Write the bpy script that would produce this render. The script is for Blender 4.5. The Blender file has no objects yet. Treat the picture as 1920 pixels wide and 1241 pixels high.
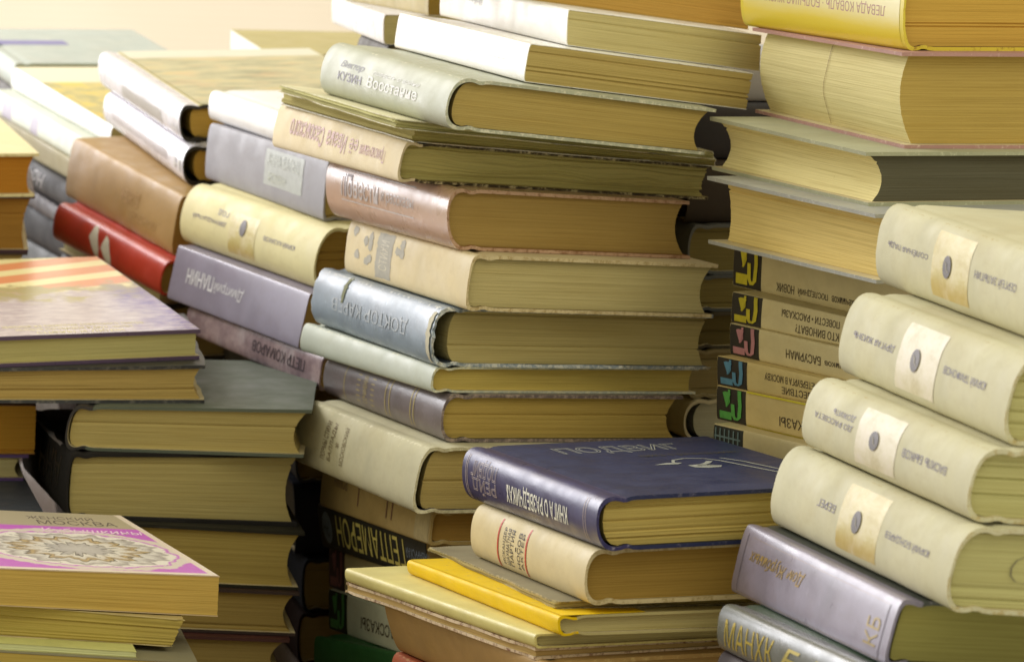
import bpy, bmesh, math, random
from mathutils import Vector, Matrix, noise
scn = bpy.context.scene
COL = scn.collection
# ------------------------------------------------------------------ camera, light, exposure
cam = bpy.data.cameras.new('camera'); camo = bpy.data.objects.new('camera', cam); COL.objects.link(camo)
PITCH, ROLL, CAMZ = math.radians(8.1), math.radians(2.0), 0.55
_f = Vector((0, math.cos(PITCH), -math.sin(PITCH))); _u = Vector((0, math.sin(PITCH), math.cos(PITCH))); _r = Vector((1, 0, 0))
_right = math.cos(ROLL)*_r + math.sin(ROLL)*_u; _up = -math.sin(ROLL)*_r + math.cos(ROLL)*_u
camo.matrix_world = Matrix(((_right.x, _up.x, -_f.x, 0), (_right.y, _up.y, -_f.y, 0), (_right.z, _up.z, -_f.z, CAMZ), (0, 0, 0, 1)))
cam.sensor_width = 36; cam.lens = 6500/1920*36; cam.clip_start = .05; cam.clip_end = 60
cam.dof.use_dof = True; cam.dof.focus_distance = 1.75; cam.dof.aperture_fstop = 22
scn.camera = camo
world = bpy.data.worlds.new('World'); scn.world = world; world.use_nodes = True
bg = world.node_tree.nodes['Background']; bg.inputs[0].default_value = (1.0, .95, .74, 1); bg.inputs[1].default_value = .76
def area(name, loc, aim, sx, sy, power, col):
    l = bpy.data.lights.new(name, 'AREA'); l.shape = 'RECTANGLE'; l.size = sx; l.size_y = sy; l.energy = power; l.color = col
    o = bpy.data.objects.new(name, l); COL.objects.link(o); o.location = loc
    o.rotation_euler = (Vector(aim)-Vector(loc)).to_track_quat('-Z', 'Y').to_euler(); return o
area('window_light', (-1.75, 3.4, 1.1), (.0, 1.8, .30), 1.5, 1.8, 55, (.92, .93, 1.0))
area('right_fill_light', (1.3, .5, 2.2), (.2, 1.8, .3), 1.2, 1.2, 13, (1, .95, .74))  # warm fill added at front right to lift the dim page faces
area('wall_fill_light', (-1.7, 3.3, 1.9), (-.5, 4.15, .35), .8, .6, 22, (1, .96, .92))  # extra fill added to brighten the back wall
scn.view_settings.view_transform = 'Standard'; scn.view_settings.look = 'None'; scn.view_settings.exposure = 0; scn.view_settings.gamma = 1
scn.view_settings.use_curve_mapping = False
# ------------------------------------------------------------------ baked book poses
# key: (x, y, z of the near bottom corner, yaw, box length L, box depth D, thickness T, bottom slopes, top slopes, lean)
POSE = {
 'T0': (-0.0306, 1.9668, 0.4627, 0.2759, 0.2000, 0.1678, 0.0300, -0.1102, 0.0152, -0.1045, 0.0144, -0.0000),
 'T1': (0.0242, 1.9097, 0.4376, 0.3822, 0.1999, 0.1188, 0.0199, -0.1137, 0.0220, -0.1080, 0.0268, 0.0169),
 'T2': (0.0011, 1.8686, 0.4197, 0.4008, 0.1967, 0.1354, 0.0210, -0.1097, 0.0259, -0.1133, 0.0242, 0.1507),
 'T3': (-0.0415, 1.8298, 0.3963, 0.3871, 0.2056, 0.1544, 0.0282, -0.0936, 0.0092, -0.1100, 0.0244, 0.2251),
 'T4a': (-0.0667, 1.8661, 0.3923, 0.3661, 0.2158, 0.1895, 0.0053, -0.0901, 0.0110, -0.0938, 0.0072, -0.1317),
 'T4b': (-0.0580, 1.8796, 0.3840, 0.3980, 0.2197, 0.1846, 0.0073, -0.0762, 0.0093, -0.0897, 0.0139, -0.0359),
 'T5': (-0.0664, 1.8832, 0.3618, 0.3882, 0.2204, 0.1891, 0.0224, -0.0590, -0.0080, -0.0763, 0.0086, 0.2150),
 'T6': (-0.0365, 1.8692, 0.3272, 0.4070, 0.1920, 0.1467, 0.0336, -0.0503, -0.0181, -0.0592, -0.0069, -0.0554),
 'T7': (-0.0263, 1.8495, 0.2969, 0.3815, 0.2015, 0.1470, 0.0304, -0.0447, -0.0254, -0.0498, -0.0194, 0.1072),
 'T8': (-0.0449, 1.8587, 0.2642, 0.3738, 0.2103, 0.1674, 0.0329, -0.0319, -0.0311, -0.0445, -0.0258, 0.0702),
 'T9': (-0.0439, 1.8607, 0.2498, 0.4021, 0.2137, 0.1608, 0.0142, -0.0349, -0.0442, -0.0327, -0.0301, 0.1489),
 'T10': (-0.0375, 1.8573, 0.2232, 0.3760, 0.2043, 0.1430, 0.0266, -0.0286, -0.0364, -0.0338, -0.0451, 0.0564),
 'T11': (-0.0520, 1.8334, 0.1879, 0.3925, 0.2000, 0.1350, 0.0363, -0.0309, -0.0387, -0.0292, -0.0359, 0.1964),
 'T12': (-0.0415, 1.8484, 0.1677, 0.3579, 0.2002, 0.1300, 0.0193, -0.0188, -0.0846, -0.0295, -0.0397, 0.1098),
 'T13': (-0.0403, 1.8723, 0.1417, 0.3621, 0.1971, 0.1300, 0.0240, -0.0132, -0.1013, -0.0191, -0.0845, -0.1808),
 'T14': (-0.0327, 1.8771, 0.1155, 0.3762, 0.1984, 0.1300, 0.0259, -0.0084, -0.0984, -0.0147, -0.1011, -0.0284),
 'T15': (-0.0240, 1.8720, 0.0920, 0.4178, 0.1982, 0.1300, 0.0243, -0.0073, -0.1018, -0.0125, -0.0980, -0.0310),
 'T16': (0.0048, 1.8612, 0.0640, 0.6261, 0.1975, 0.1300, 0.0300, -0.0267, -0.0930, -0.0282, -0.0981, -0.0328),
 'B1': (0.0428, 1.5619, 0.2268, 0.3288, 0.2014, 0.1350, 0.0254, 0.0190, -0.0734, 0.0213, -0.0630, -0.0762),
 'B2': (0.0371, 1.5666, 0.2002, 0.3119, 0.1792, 0.1300, 0.0261, 0.0083, -0.0843, 0.0203, -0.0731, 0.0293),
 'B3': (0.0246, 1.5791, 0.1950, 0.3097, 0.2112, 0.1400, 0.0038, -0.0080, -0.0755, 0.0084, -0.0843, -0.0503),
 'B4': (0.0266, 1.5602, 0.1870, 0.3914, 0.1976, 0.1400, 0.0095, -0.0221, -0.0651, -0.0141, -0.0746, -0.1526),
 'B5': (0.0158, 1.5641, 0.1798, 0.4650, 0.2176, 0.1400, 0.0069, -0.0311, -0.0655, -0.0268, -0.0634, -0.1352),
 'B6': (0.0151, 1.5670, 0.1738, 0.4660, 0.2149, 0.1398, 0.0057, -0.0168, -0.0634, -0.0311, -0.0654, -0.0174),
 'B7': (0.0260, 1.5630, 0.1469, 0.4199, 0.1948, 0.1300, 0.0275, -0.0126, -0.0670, -0.0139, -0.0641, -0.3368),
 'B8': (0.0128, 1.5519, 0.1224, 0.3506, 0.1999, 0.1300, 0.0250, -0.0075, -0.0642, -0.0079, -0.0677, -0.0007),
 'G1': (0.2143, 1.4153, 0.3503, 0.2259, 0.2065, 0.1350, 0.0365, -0.0518, -0.0104, -0.0491, 0.0004, 0.0848),
 'G2': (0.1965, 1.3750, 0.3150, 0.2379, 0.2071, 0.1350, 0.0366, -0.0586, -0.0160, -0.0519, -0.0098, 0.1983),
 'G3': (0.1817, 1.3615, 0.2859, 0.2565, 0.1996, 0.1350, 0.0299, -0.0679, -0.0262, -0.0589, -0.0149, 0.2011),
 'G4': (0.1737, 1.3493, 0.2515, 0.2593, 0.2156, 0.1350, 0.0348, -0.0732, -0.0396, -0.0680, -0.0260, 0.2310),
 'G5': (0.1546, 1.3732, 0.2229, 0.2699, 0.1912, 0.1400, 0.0279, -0.0662, -0.0604, -0.0736, -0.0388, 0.2312),
 'G6': (0.1581, 1.3264, 0.2047, 0.3184, 0.1989, 0.1350, 0.0216, -0.0655, -0.0540, -0.0691, -0.0572, 0.0461),
 'R0': (0.1908, 1.7469, 0.4504, 0.3491, 0.2047, 0.1350, 0.0400, 0.0088, -0.0019, 0.0083, -0.0018, -0.0000),
 'R1': (0.1935, 1.7349, 0.4022, 0.3130, 0.2026, 0.1350, 0.0482, 0.0041, 0.0034, 0.0088, -0.0015, -0.0822),
 'R2': (0.1742, 1.7099, 0.3751, 0.3557, 0.1948, 0.1350, 0.0269, 0.0081, -0.0081, 0.0042, 0.0032, -0.0985),
 'R3': (0.1761, 1.6727, 0.3413, 0.3787, 0.1954, 0.1350, 0.0340, 0.0097, -0.0203, 0.0079, -0.0083, -0.0712),
 'P1': (0.2132, 1.7006, 0.3137, 0.4684, 0.2067, 0.1250, 0.0277, 0.0109, -0.0126, 0.0078, -0.0211, 0.0000),
 'P2': (0.2132, 1.6819, 0.2994, 0.4943, 0.2002, 0.1250, 0.0144, 0.0113, -0.0242, 0.0105, -0.0129, 0.0194),
 'P3': (0.2107, 1.6780, 0.2833, 0.4820, 0.1995, 0.1250, 0.0161, 0.0126, -0.0297, 0.0116, -0.0240, -0.0633),
 'P4s': (0.2087, 1.6756, 0.2706, 0.5085, 0.1993, 0.1250, 0.0127, 0.0115, -0.0460, 0.0118, -0.0301, -0.0678),
 'P5s': (0.2062, 1.6724, 0.2511, 0.4916, 0.1992, 0.1250, 0.0195, 0.0122, -0.0412, 0.0122, -0.0458, -0.0475),
 'P6s': (0.2025, 1.6596, 0.2354, 0.4942, 0.1951, 0.1250, 0.0160, 0.0115, -0.0391, 0.0121, -0.0412, -0.0265),
 'C1': (-0.1290, 2.1736, 0.3476, 0.4261, 0.2011, 0.1300, 0.0194, -0.0004, 0.0229, -0.0004, 0.0267, 0.0356),
 'C2': (-0.1214, 2.1557, 0.3082, 0.4675, 0.2006, 0.1300, 0.0390, 0.0005, 0.0301, 0.0005, 0.0229, 0.0713),
 'C3': (-0.1261, 2.1201, 0.2688, 0.5122, 0.2048, 0.1300, 0.0385, 0.0016, 0.0270, 0.0019, 0.0301, 0.1931),
 'C4': (-0.1314, 2.1048, 0.2350, 0.5047, 0.2044, 0.1350, 0.0335, 0.0011, 0.0191, 0.0014, 0.0270, 0.2219),
 'C5': (-0.1167, 2.0783, 0.2133, 0.5011, 0.2057, 0.1300, 0.0210, 0.0008, 0.0326, 0.0010, 0.0191, 0.1093),
 'W00': (-0.1356, 2.1679, 0.1684, 0.3142, 0.2000, 0.1300, 0.0478, -0.0043, 0.0265, -0.0052, 0.0321, 0.0000),
 'W0': (-0.1366, 2.1955, 0.1340, 0.2618, 0.2000, 0.1300, 0.0351, -0.0048, 0.0222, -0.0057, 0.0263, 0.0000),
 'W1': (-0.1340, 2.1942, 0.0860, 0.2618, 0.2000, 0.1300, 0.0480, -0.0042, 0.0193, -0.0048, 0.0222, -0.0541),
 'W2': (-0.1294, 2.1865, 0.0513, 0.2618, 0.2000, 0.1300, 0.0345, -0.0038, 0.0174, -0.0042, 0.0193, 0.0000),
 'W3': (-0.1313, 2.1818, 0.0178, 0.2618, 0.2000, 0.1300, 0.0334, -0.0036, 0.0165, -0.0038, 0.0174, 0.0000),
 'M1': (-0.2323, 2.3729, 0.3347, 0.3839, 0.2150, 0.1650, 0.0257, 0.0229, 0.0972, 0.0254, 0.1004, -0.0518),
 'M2': (-0.2287, 2.3593, 0.3061, 0.3777, 0.2139, 0.1400, 0.0272, 0.0211, 0.1046, 0.0223, 0.0974, -0.0061),
 'M3': (-0.2325, 2.3220, 0.2629, 0.4920, 0.2021, 0.1300, 0.0396, 0.0289, 0.0913, 0.0329, 0.1015, 0.1626),
 'M4': (-0.2382, 2.2999, 0.2377, 0.5054, 0.1966, 0.1300, 0.0233, 0.0272, 0.0753, 0.0302, 0.0909, 0.1810),
 'M5': (-0.2420, 2.3379, 0.2253, 0.4740, 0.1998, 0.1300, 0.0155, 0.0235, 0.0680, 0.0248, 0.0761, 0.0000),
 'L2': (-0.3071, 2.5957, 0.3105, 0.5149, 0.2048, 0.1350, 0.0143, -0.0018, 0.1235, -0.0017, 0.1422, 0.1117),
 'L3': (-0.3148, 2.5809, 0.2902, 0.5206, 0.2154, 0.1350, 0.0192, -0.0013, 0.1264, -0.0011, 0.1235, 0.1311),
 'L4': (-0.3196, 2.5899, 0.2752, 0.5004, 0.2014, 0.1350, 0.0163, -0.0035, 0.1011, -0.0038, 0.1263, -0.1291),
 'D1': (-0.3266, 2.5828, 0.2552, 0.4630, 0.1996, 0.1350, 0.0197, -0.0064, 0.0803, -0.0073, 0.1009, 0.0177),
 'D2': (-0.3370, 2.5928, 0.2442, 0.4228, 0.2000, 0.1350, 0.0121, -0.0085, 0.0671, -0.0096, 0.0800, 0.0000),
 'D3': (-0.3283, 2.5888, 0.2164, 0.4663, 0.2000, 0.1350, 0.0273, -0.0053, 0.0603, -0.0056, 0.0674, 0.0000),
 'L1': (-0.4164, 2.8377, 0.3307, 0.3590, 0.2025, 0.1514, 0.0220, 0.0059, 0.0736, 0.0062, 0.0776, -0.0038),
 'F1': (-0.4573, 2.3047, 0.2952, 0.2812, 0.2014, 0.1349, 0.0293, 0.0146, 0.0282, 0.0157, 0.0312, 0.1112),
 'F2': (-0.4646, 2.3213, 0.2574, 0.1665, 0.2000, 0.1351, 0.0384, 0.0109, 0.0282, 0.0112, 0.0297, 0.1120),
 'O1': (-0.3713, 1.9395, 0.2366, 0.3267, 0.2962, 0.1998, 0.0177, 0.0259, -0.0025, 0.0247, 0.0193, 0.0250),
 'O2': (-0.3245, 1.9577, 0.2182, 0.1581, 0.2100, 0.1500, 0.0197, 0.0082, -0.0211, 0.0259, 0.0019, 0.0341),
 'P4': (-0.2558, 1.9599, 0.1931, 0.0389, 0.2100, 0.1382, 0.0259, -0.0047, -0.0444, 0.0107, -0.0200, 0.1786),
 'P5': (-0.2516, 1.9445, 0.1566, 0.2652, 0.2044, 0.1355, 0.0372, -0.0551, -0.0500, -0.0145, -0.0422, 0.0487),
 'P6': (-0.2487, 1.9373, 0.1220, 0.1537, 0.2050, 0.1320, 0.0348, -0.0432, -0.0484, -0.0492, -0.0559, 0.0949),
 'P7': (-0.2492, 1.9313, 0.0959, 0.1491, 0.2050, 0.1320, 0.0263, -0.0393, -0.0439, -0.0430, -0.0486, 0.0751),
 'P8': (-0.2573, 1.9209, 0.0756, 0.1438, 0.2050, 0.1320, 0.0208, -0.0347, -0.0418, -0.0390, -0.0441, 0.2831),
 'U1': (-0.4089, 2.0032, 0.1775, 0.2052, 0.2000, 0.1305, 0.0294, -0.0027, 0.0310, -0.0026, 0.0294, 0.0164),
 'U2': (-0.4154, 2.0009, 0.1616, 0.2029, 0.2000, 0.1305, 0.0159, -0.0013, 0.0343, -0.0028, 0.0310, 0.2065),
 'U3': (-0.3903, 1.8833, 0.1374, 0.2621, 0.2100, 0.1388, 0.0200, 0.0007, 0.0325, 0.0007, 0.0343, -0.0151),
 'Q1': (-0.2581, 1.6631, 0.1687, 0.4127, 0.1696, 0.1250, 0.0185, -0.1066, -0.0094, -0.0881, -0.0111, 0.0319),
 'Q2': (-0.2816, 1.6678, 0.1533, 0.2306, 0.1650, 0.1203, 0.0167, -0.0831, -0.0247, -0.1032, -0.0286, 0.3769),
 'Q2b': (-0.2973, 1.6490, 0.1513, 0.2085, 0.1650, 0.1199, 0.0040, -0.0743, -0.0239, -0.0825, -0.0265, -0.0049),
 'Q3': (-0.2767, 1.6488, 0.1249, 0.2027, 0.2000, 0.1299, 0.0250, -0.0703, -0.0231, -0.0742, -0.0244, -0.0010),
 'Tb': (-0.0602, 2.1981, 0.4365, 0.3142, 0.2000, 0.1300, 0.0300, 0.0050, -0.0069, 0.0047, -0.0065, 0.0000),
 'Ta': (-0.0876, 2.1922, 0.4174, 0.1921, 0.2399, 0.1300, 0.0190, 0.0055, -0.0036, 0.0058, -0.0062, -0.0229),
 'Y0': (0.0990, 2.0127, 0.4018, 0.3489, 0.2000, 0.1350, 0.0211, 0.0001, 0.0002, 0.0001, 0.0002, -0.0406),
 'Y1': (0.0989, 2.0009, 0.3687, 0.3489, 0.2000, 0.1350, 0.0331, 0.0001, 0.0002, 0.0001, 0.0002, -0.0432),
 'Y2': (0.0992, 1.9992, 0.3316, 0.3491, 0.2000, 0.1350, 0.0371, 0.0001, 0.0001, 0.0001, 0.0002, 0.0000),
 'Y3': (0.1002, 1.9950, 0.3026, 0.3491, 0.2000, 0.1350, 0.0291, 0.0001, 0.0001, 0.0001, 0.0001, 0.0000),
 'Y4': (0.1016, 1.9920, 0.2812, 0.3491, 0.2000, 0.1350, 0.0214, 0.0001, 0.0001, 0.0001, 0.0001, 0.0000),
 'Y5': (0.1024, 1.9889, 0.2598, 0.3491, 0.2000, 0.1350, 0.0214, 0.0000, 0.0001, 0.0001, 0.0001, 0.0000),
 'Y6': (0.1018, 1.9849, 0.2313, 0.3491, 0.2000, 0.1350, 0.0285, 0.0000, 0.0001, 0.0000, 0.0001, 0.0000),
 'Y7': (0.1012, 1.9813, 0.2061, 0.3491, 0.2000, 0.1350, 0.0251, 0.0000, 0.0001, 0.0000, 0.0001, 0.0000),
 'V2': (-0.1964, 2.6997, 0.3568, 0.2349, 0.2000, 0.1400, 0.0200, -0.0000, 0.0307, -0.0000, 0.0324, -0.0000),
}
FILL = [
 (0.0048, 1.8612, 0.0000, 0.6261, 0.1975, 0.1300, 0.0640, -0.0000, -0.0000, -0.0267, -0.0930, 0.0000),
 (0.0128, 1.5519, 0.0000, 0.3506, 0.1999, 0.1300, 0.0408, -0.0000, -0.0000, -0.0025, -0.0214, 0.0000),
 (0.0128, 1.5519, 0.0408, 0.3506, 0.1999, 0.1300, 0.0408, -0.0025, -0.0214, -0.0050, -0.0428, 0.0000),
 (0.0128, 1.5519, 0.0816, 0.3506, 0.1999, 0.1300, 0.0408, -0.0050, -0.0428, -0.0075, -0.0642, 0.0000),
 (0.1581, 1.3264, 0.0000, 0.3184, 0.1989, 0.1350, 0.0409, -0.0000, -0.0000, -0.0131, -0.0108, 0.0000),
 (0.1581, 1.3264, 0.0409, 0.3184, 0.1989, 0.1350, 0.0409, -0.0131, -0.0108, -0.0262, -0.0216, 0.0000),
 (0.1581, 1.3264, 0.0819, 0.3184, 0.1989, 0.1350, 0.0409, -0.0262, -0.0216, -0.0393, -0.0324, 0.0000),
 (0.1581, 1.3264, 0.1228, 0.3184, 0.1989, 0.1350, 0.0409, -0.0393, -0.0324, -0.0524, -0.0432, 0.0000),
 (0.1581, 1.3264, 0.1637, 0.3184, 0.1989, 0.1350, 0.0409, -0.0524, -0.0432, -0.0655, -0.0540, 0.0000),
 (0.2025, 1.6596, 0.0000, 0.4942, 0.1951, 0.1250, 0.0392, 0.0000, -0.0000, 0.0019, -0.0065, 0.0000),
 (0.2025, 1.6596, 0.0392, 0.4942, 0.1951, 0.1250, 0.0392, 0.0019, -0.0065, 0.0038, -0.0130, 0.0000),
 (0.2025, 1.6596, 0.0785, 0.4942, 0.1951, 0.1250, 0.0392, 0.0038, -0.0130, 0.0057, -0.0195, 0.0000),
 (0.2025, 1.6596, 0.1177, 0.4942, 0.1951, 0.1250, 0.0392, 0.0057, -0.0195, 0.0077, -0.0261, 0.0000),
 (0.2025, 1.6596, 0.1569, 0.4942, 0.1951, 0.1250, 0.0392, 0.0077, -0.0261, 0.0096, -0.0326, 0.0000),
 (0.2025, 1.6596, 0.1961, 0.4942, 0.1951, 0.1250, 0.0392, 0.0096, -0.0326, 0.0115, -0.0391, 0.0000),
 (-0.1313, 2.1818, 0.0000, 0.2618, 0.2000, 0.1300, 0.0178, -0.0000, 0.0000, -0.0036, 0.0165, 0.0000),
 (-0.2420, 2.3379, 0.0000, 0.4740, 0.1998, 0.1300, 0.0376, 0.0000, 0.0000, 0.0039, 0.0113, 0.0000),
 (-0.2420, 2.3379, 0.0376, 0.4740, 0.1998, 0.1300, 0.0376, 0.0039, 0.0113, 0.0078, 0.0227, 0.0000),
 (-0.2420, 2.3379, 0.0751, 0.4740, 0.1998, 0.1300, 0.0376, 0.0078, 0.0227, 0.0117, 0.0340, 0.0000),
 (-0.2420, 2.3379, 0.1127, 0.4740, 0.1998, 0.1300, 0.0376, 0.0117, 0.0340, 0.0157, 0.0453, 0.0000),
 (-0.2420, 2.3379, 0.1502, 0.4740, 0.1998, 0.1300, 0.0376, 0.0157, 0.0453, 0.0196, 0.0567, 0.0000),
 (-0.2420, 2.3379, 0.1877, 0.4740, 0.1998, 0.1300, 0.0376, 0.0196, 0.0567, 0.0235, 0.0680, 0.0000),
 (-0.3283, 2.5888, 0.0000, 0.4663, 0.2000, 0.1350, 0.0433, -0.0000, 0.0000, -0.0011, 0.0121, 0.0000),
 (-0.3283, 2.5888, 0.0433, 0.4663, 0.2000, 0.1350, 0.0433, -0.0011, 0.0121, -0.0021, 0.0241, 0.0000),
 (-0.3283, 2.5888, 0.0866, 0.4663, 0.2000, 0.1350, 0.0433, -0.0021, 0.0241, -0.0032, 0.0362, 0.0000),
 (-0.3283, 2.5888, 0.1298, 0.4663, 0.2000, 0.1350, 0.0433, -0.0032, 0.0362, -0.0043, 0.0483, 0.0000),
 (-0.3283, 2.5888, 0.1731, 0.4663, 0.2000, 0.1350, 0.0433, -0.0043, 0.0483, -0.0053, 0.0603, 0.0000),
 (-0.4164, 2.8377, 0.0000, 0.3590, 0.2025, 0.1514, 0.0413, 0.0000, 0.0000, 0.0007, 0.0092, 0.0000),
 (-0.4164, 2.8377, 0.0413, 0.3590, 0.2025, 0.1514, 0.0413, 0.0007, 0.0092, 0.0015, 0.0184, 0.0000),
 (-0.4164, 2.8377, 0.0827, 0.3590, 0.2025, 0.1514, 0.0413, 0.0015, 0.0184, 0.0022, 0.0276, 0.0000),
 (-0.4164, 2.8377, 0.1240, 0.3590, 0.2025, 0.1514, 0.0413, 0.0022, 0.0276, 0.0029, 0.0368, 0.0000),
 (-0.4164, 2.8377, 0.1653, 0.3590, 0.2025, 0.1514, 0.0413, 0.0029, 0.0368, 0.0037, 0.0460, 0.0000),
 (-0.4164, 2.8377, 0.2067, 0.3590, 0.2025, 0.1514, 0.0413, 0.0037, 0.0460, 0.0044, 0.0552, 0.0000),
 (-0.4164, 2.8377, 0.2480, 0.3590, 0.2025, 0.1514, 0.0413, 0.0044, 0.0552, 0.0051, 0.0644, 0.0000),
 (-0.4164, 2.8377, 0.2894, 0.3590, 0.2025, 0.1514, 0.0413, 0.0051, 0.0644, 0.0059, 0.0736, 0.0000),
 (-0.4646, 2.3213, 0.0000, 0.1665, 0.2000, 0.1351, 0.0429, 0.0000, 0.0000, 0.0018, 0.0047, 0.0000),
 (-0.4646, 2.3213, 0.0429, 0.1665, 0.2000, 0.1351, 0.0429, 0.0018, 0.0047, 0.0036, 0.0094, 0.0000),
 (-0.4646, 2.3213, 0.0858, 0.1665, 0.2000, 0.1351, 0.0429, 0.0036, 0.0094, 0.0055, 0.0141, 0.0000),
 (-0.4646, 2.3213, 0.1287, 0.1665, 0.2000, 0.1351, 0.0429, 0.0055, 0.0141, 0.0073, 0.0188, 0.0000),
 (-0.4646, 2.3213, 0.1716, 0.1665, 0.2000, 0.1351, 0.0429, 0.0073, 0.0188, 0.0091, 0.0235, 0.0000),
 (-0.4646, 2.3213, 0.2145, 0.1665, 0.2000, 0.1351, 0.0429, 0.0091, 0.0235, 0.0109, 0.0282, 0.0000),
 (-0.2573, 1.9209, 0.0000, 0.1438, 0.2050, 0.1320, 0.0378, -0.0000, -0.0000, -0.0173, -0.0209, 0.0000),
 (-0.2573, 1.9209, 0.0378, 0.1438, 0.2050, 0.1320, 0.0378, -0.0173, -0.0209, -0.0347, -0.0418, 0.0000),
 (-0.3903, 1.8833, 0.0000, 0.2621, 0.2100, 0.1388, 0.0458, 0.0000, 0.0000, 0.0002, 0.0108, 0.0000),
 (-0.3903, 1.8833, 0.0458, 0.2621, 0.2100, 0.1388, 0.0458, 0.0002, 0.0108, 0.0005, 0.0217, 0.0000),
 (-0.3903, 1.8833, 0.0916, 0.2621, 0.2100, 0.1388, 0.0458, 0.0005, 0.0217, 0.0007, 0.0325, 0.0000),
 (-0.2767, 1.6488, 0.0000, 0.2027, 0.2000, 0.1299, 0.0416, -0.0000, -0.0000, -0.0234, -0.0077, 0.0000),
 (-0.2767, 1.6488, 0.0416, 0.2027, 0.2000, 0.1299, 0.0416, -0.0234, -0.0077, -0.0469, -0.0154, 0.0000),
 (-0.2767, 1.6488, 0.0833, 0.2027, 0.2000, 0.1299, 0.0416, -0.0469, -0.0154, -0.0703, -0.0231, 0.0000),
 (-0.0876, 2.1922, 0.0000, 0.1921, 0.1200, 0.1300, 0.0417, 0.0000, -0.0000, 0.0006, -0.0004, 0.0000),
 (-0.0876, 2.1922, 0.0417, 0.1921, 0.1200, 0.1300, 0.0417, 0.0006, -0.0004, 0.0011, -0.0007, 0.0000),
 (-0.0876, 2.1922, 0.0835, 0.1921, 0.1200, 0.1300, 0.0417, 0.0011, -0.0007, 0.0016, -0.0011, 0.0000),
 (-0.0876, 2.1922, 0.1252, 0.1921, 0.1200, 0.1300, 0.0417, 0.0016, -0.0011, 0.0022, -0.0015, 0.0000),
 (-0.0876, 2.1922, 0.1669, 0.1921, 0.1200, 0.1300, 0.0417, 0.0022, -0.0015, 0.0027, -0.0018, 0.0000),
 (-0.0876, 2.1922, 0.2087, 0.1921, 0.1200, 0.1300, 0.0417, 0.0027, -0.0018, 0.0033, -0.0022, 0.0000),
 (-0.0876, 2.1922, 0.2504, 0.1921, 0.1200, 0.1300, 0.0417, 0.0033, -0.0022, 0.0038, -0.0026, 0.0000),
 (-0.0876, 2.1922, 0.2922, 0.1921, 0.1200, 0.1300, 0.0417, 0.0038, -0.0026, 0.0044, -0.0029, 0.0000),
 (-0.0876, 2.1922, 0.3339, 0.1921, 0.1200, 0.1300, 0.0417, 0.0044, -0.0029, 0.0049, -0.0033, 0.0000),
 (-0.0876, 2.1922, 0.3756, 0.1921, 0.1200, 0.1300, 0.0417, 0.0049, -0.0033, 0.0055, -0.0036, 0.0000),
 (0.1012, 1.9813, 0.0000, 0.3491, 0.2000, 0.1350, 0.0412, 0.0000, 0.0000, 0.0000, 0.0000, 0.0000),
 (0.1012, 1.9813, 0.0412, 0.3491, 0.2000, 0.1350, 0.0412, 0.0000, 0.0000, 0.0000, 0.0000, 0.0000),
 (0.1012, 1.9813, 0.0824, 0.3491, 0.2000, 0.1350, 0.0412, 0.0000, 0.0000, 0.0000, 0.0000, 0.0000),
 (0.1012, 1.9813, 0.1237, 0.3491, 0.2000, 0.1350, 0.0412, 0.0000, 0.0000, 0.0000, 0.0001, 0.0000),
 (0.1012, 1.9813, 0.1649, 0.3491, 0.2000, 0.1350, 0.0412, 0.0000, 0.0001, 0.0000, 0.0001, 0.0000),
 (-0.1964, 2.6997, 0.0000, 0.2349, 0.2000, 0.1400, 0.0396, -0.0000, 0.0000, -0.0000, 0.0034, 0.0000),
 (-0.1964, 2.6997, 0.0396, 0.2349, 0.2000, 0.1400, 0.0396, -0.0000, 0.0034, -0.0000, 0.0068, 0.0000),
 (-0.1964, 2.6997, 0.0793, 0.2349, 0.2000, 0.1400, 0.0396, -0.0000, 0.0068, -0.0000, 0.0102, 0.0000),
 (-0.1964, 2.6997, 0.1189, 0.2349, 0.2000, 0.1400, 0.0396, -0.0000, 0.0102, -0.0000, 0.0137, 0.0000),
 (-0.1964, 2.6997, 0.1586, 0.2349, 0.2000, 0.1400, 0.0396, -0.0000, 0.0137, -0.0000, 0.0171, 0.0000),
 (-0.1964, 2.6997, 0.1982, 0.2349, 0.2000, 0.1400, 0.0396, -0.0000, 0.0171, -0.0000, 0.0205, 0.0000),
 (-0.1964, 2.6997, 0.2379, 0.2349, 0.2000, 0.1400, 0.0396, -0.0000, 0.0205, -0.0000, 0.0239, 0.0000),
 (-0.1964, 2.6997, 0.2775, 0.2349, 0.2000, 0.1400, 0.0396, -0.0000, 0.0239, -0.0000, 0.0273, 0.0000),
 (-0.1964, 2.6997, 0.3172, 0.2349, 0.2000, 0.1400, 0.0396, -0.0000, 0.0273, -0.0000, 0.0307, 0.0000),
]
# ------------------------------------------------------------------ materials
def lin(c): return tuple(((v/255)/12.92 if v/255 <= .04045 else ((v/255+.055)/1.055)**2.4) for v in c) + (1,)
_mats = {}
def nodes(m): return m.node_tree.nodes, m.node_tree.links
def mixc(N, K, fac, a, b):
    n = N.new('ShaderNodeMix'); n.data_type = 'RGBA'
    for s, v in ((n.inputs[0], fac), (n.inputs[6], a), (n.inputs[7], b)):
        if isinstance(v, (tuple, float, int)): s.default_value = v
        else: K.new(v, s)
    return n.outputs[2]
def math_(N, K, op, a, b=0, clamp=False):
    n = N.new('ShaderNodeMath'); n.operation = op; n.use_clamp = clamp
    for s, v in ((n.inputs[0], a), (n.inputs[1], b)):
        if isinstance(v, (float, int)): s.default_value = v
        else: K.new(v, s)
    return n.outputs[0]
def noise_(N, K, vec, scale, detail=4, rough=.55):
    n = N.new('ShaderNodeTexNoise'); n.inputs['Scale'].default_value = scale; n.inputs['Detail'].default_value = detail; n.inputs['Roughness'].default_value = rough
    if vec is not None: K.new(vec, n.inputs['Vector'])
    return n.outputs[0]
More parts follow.
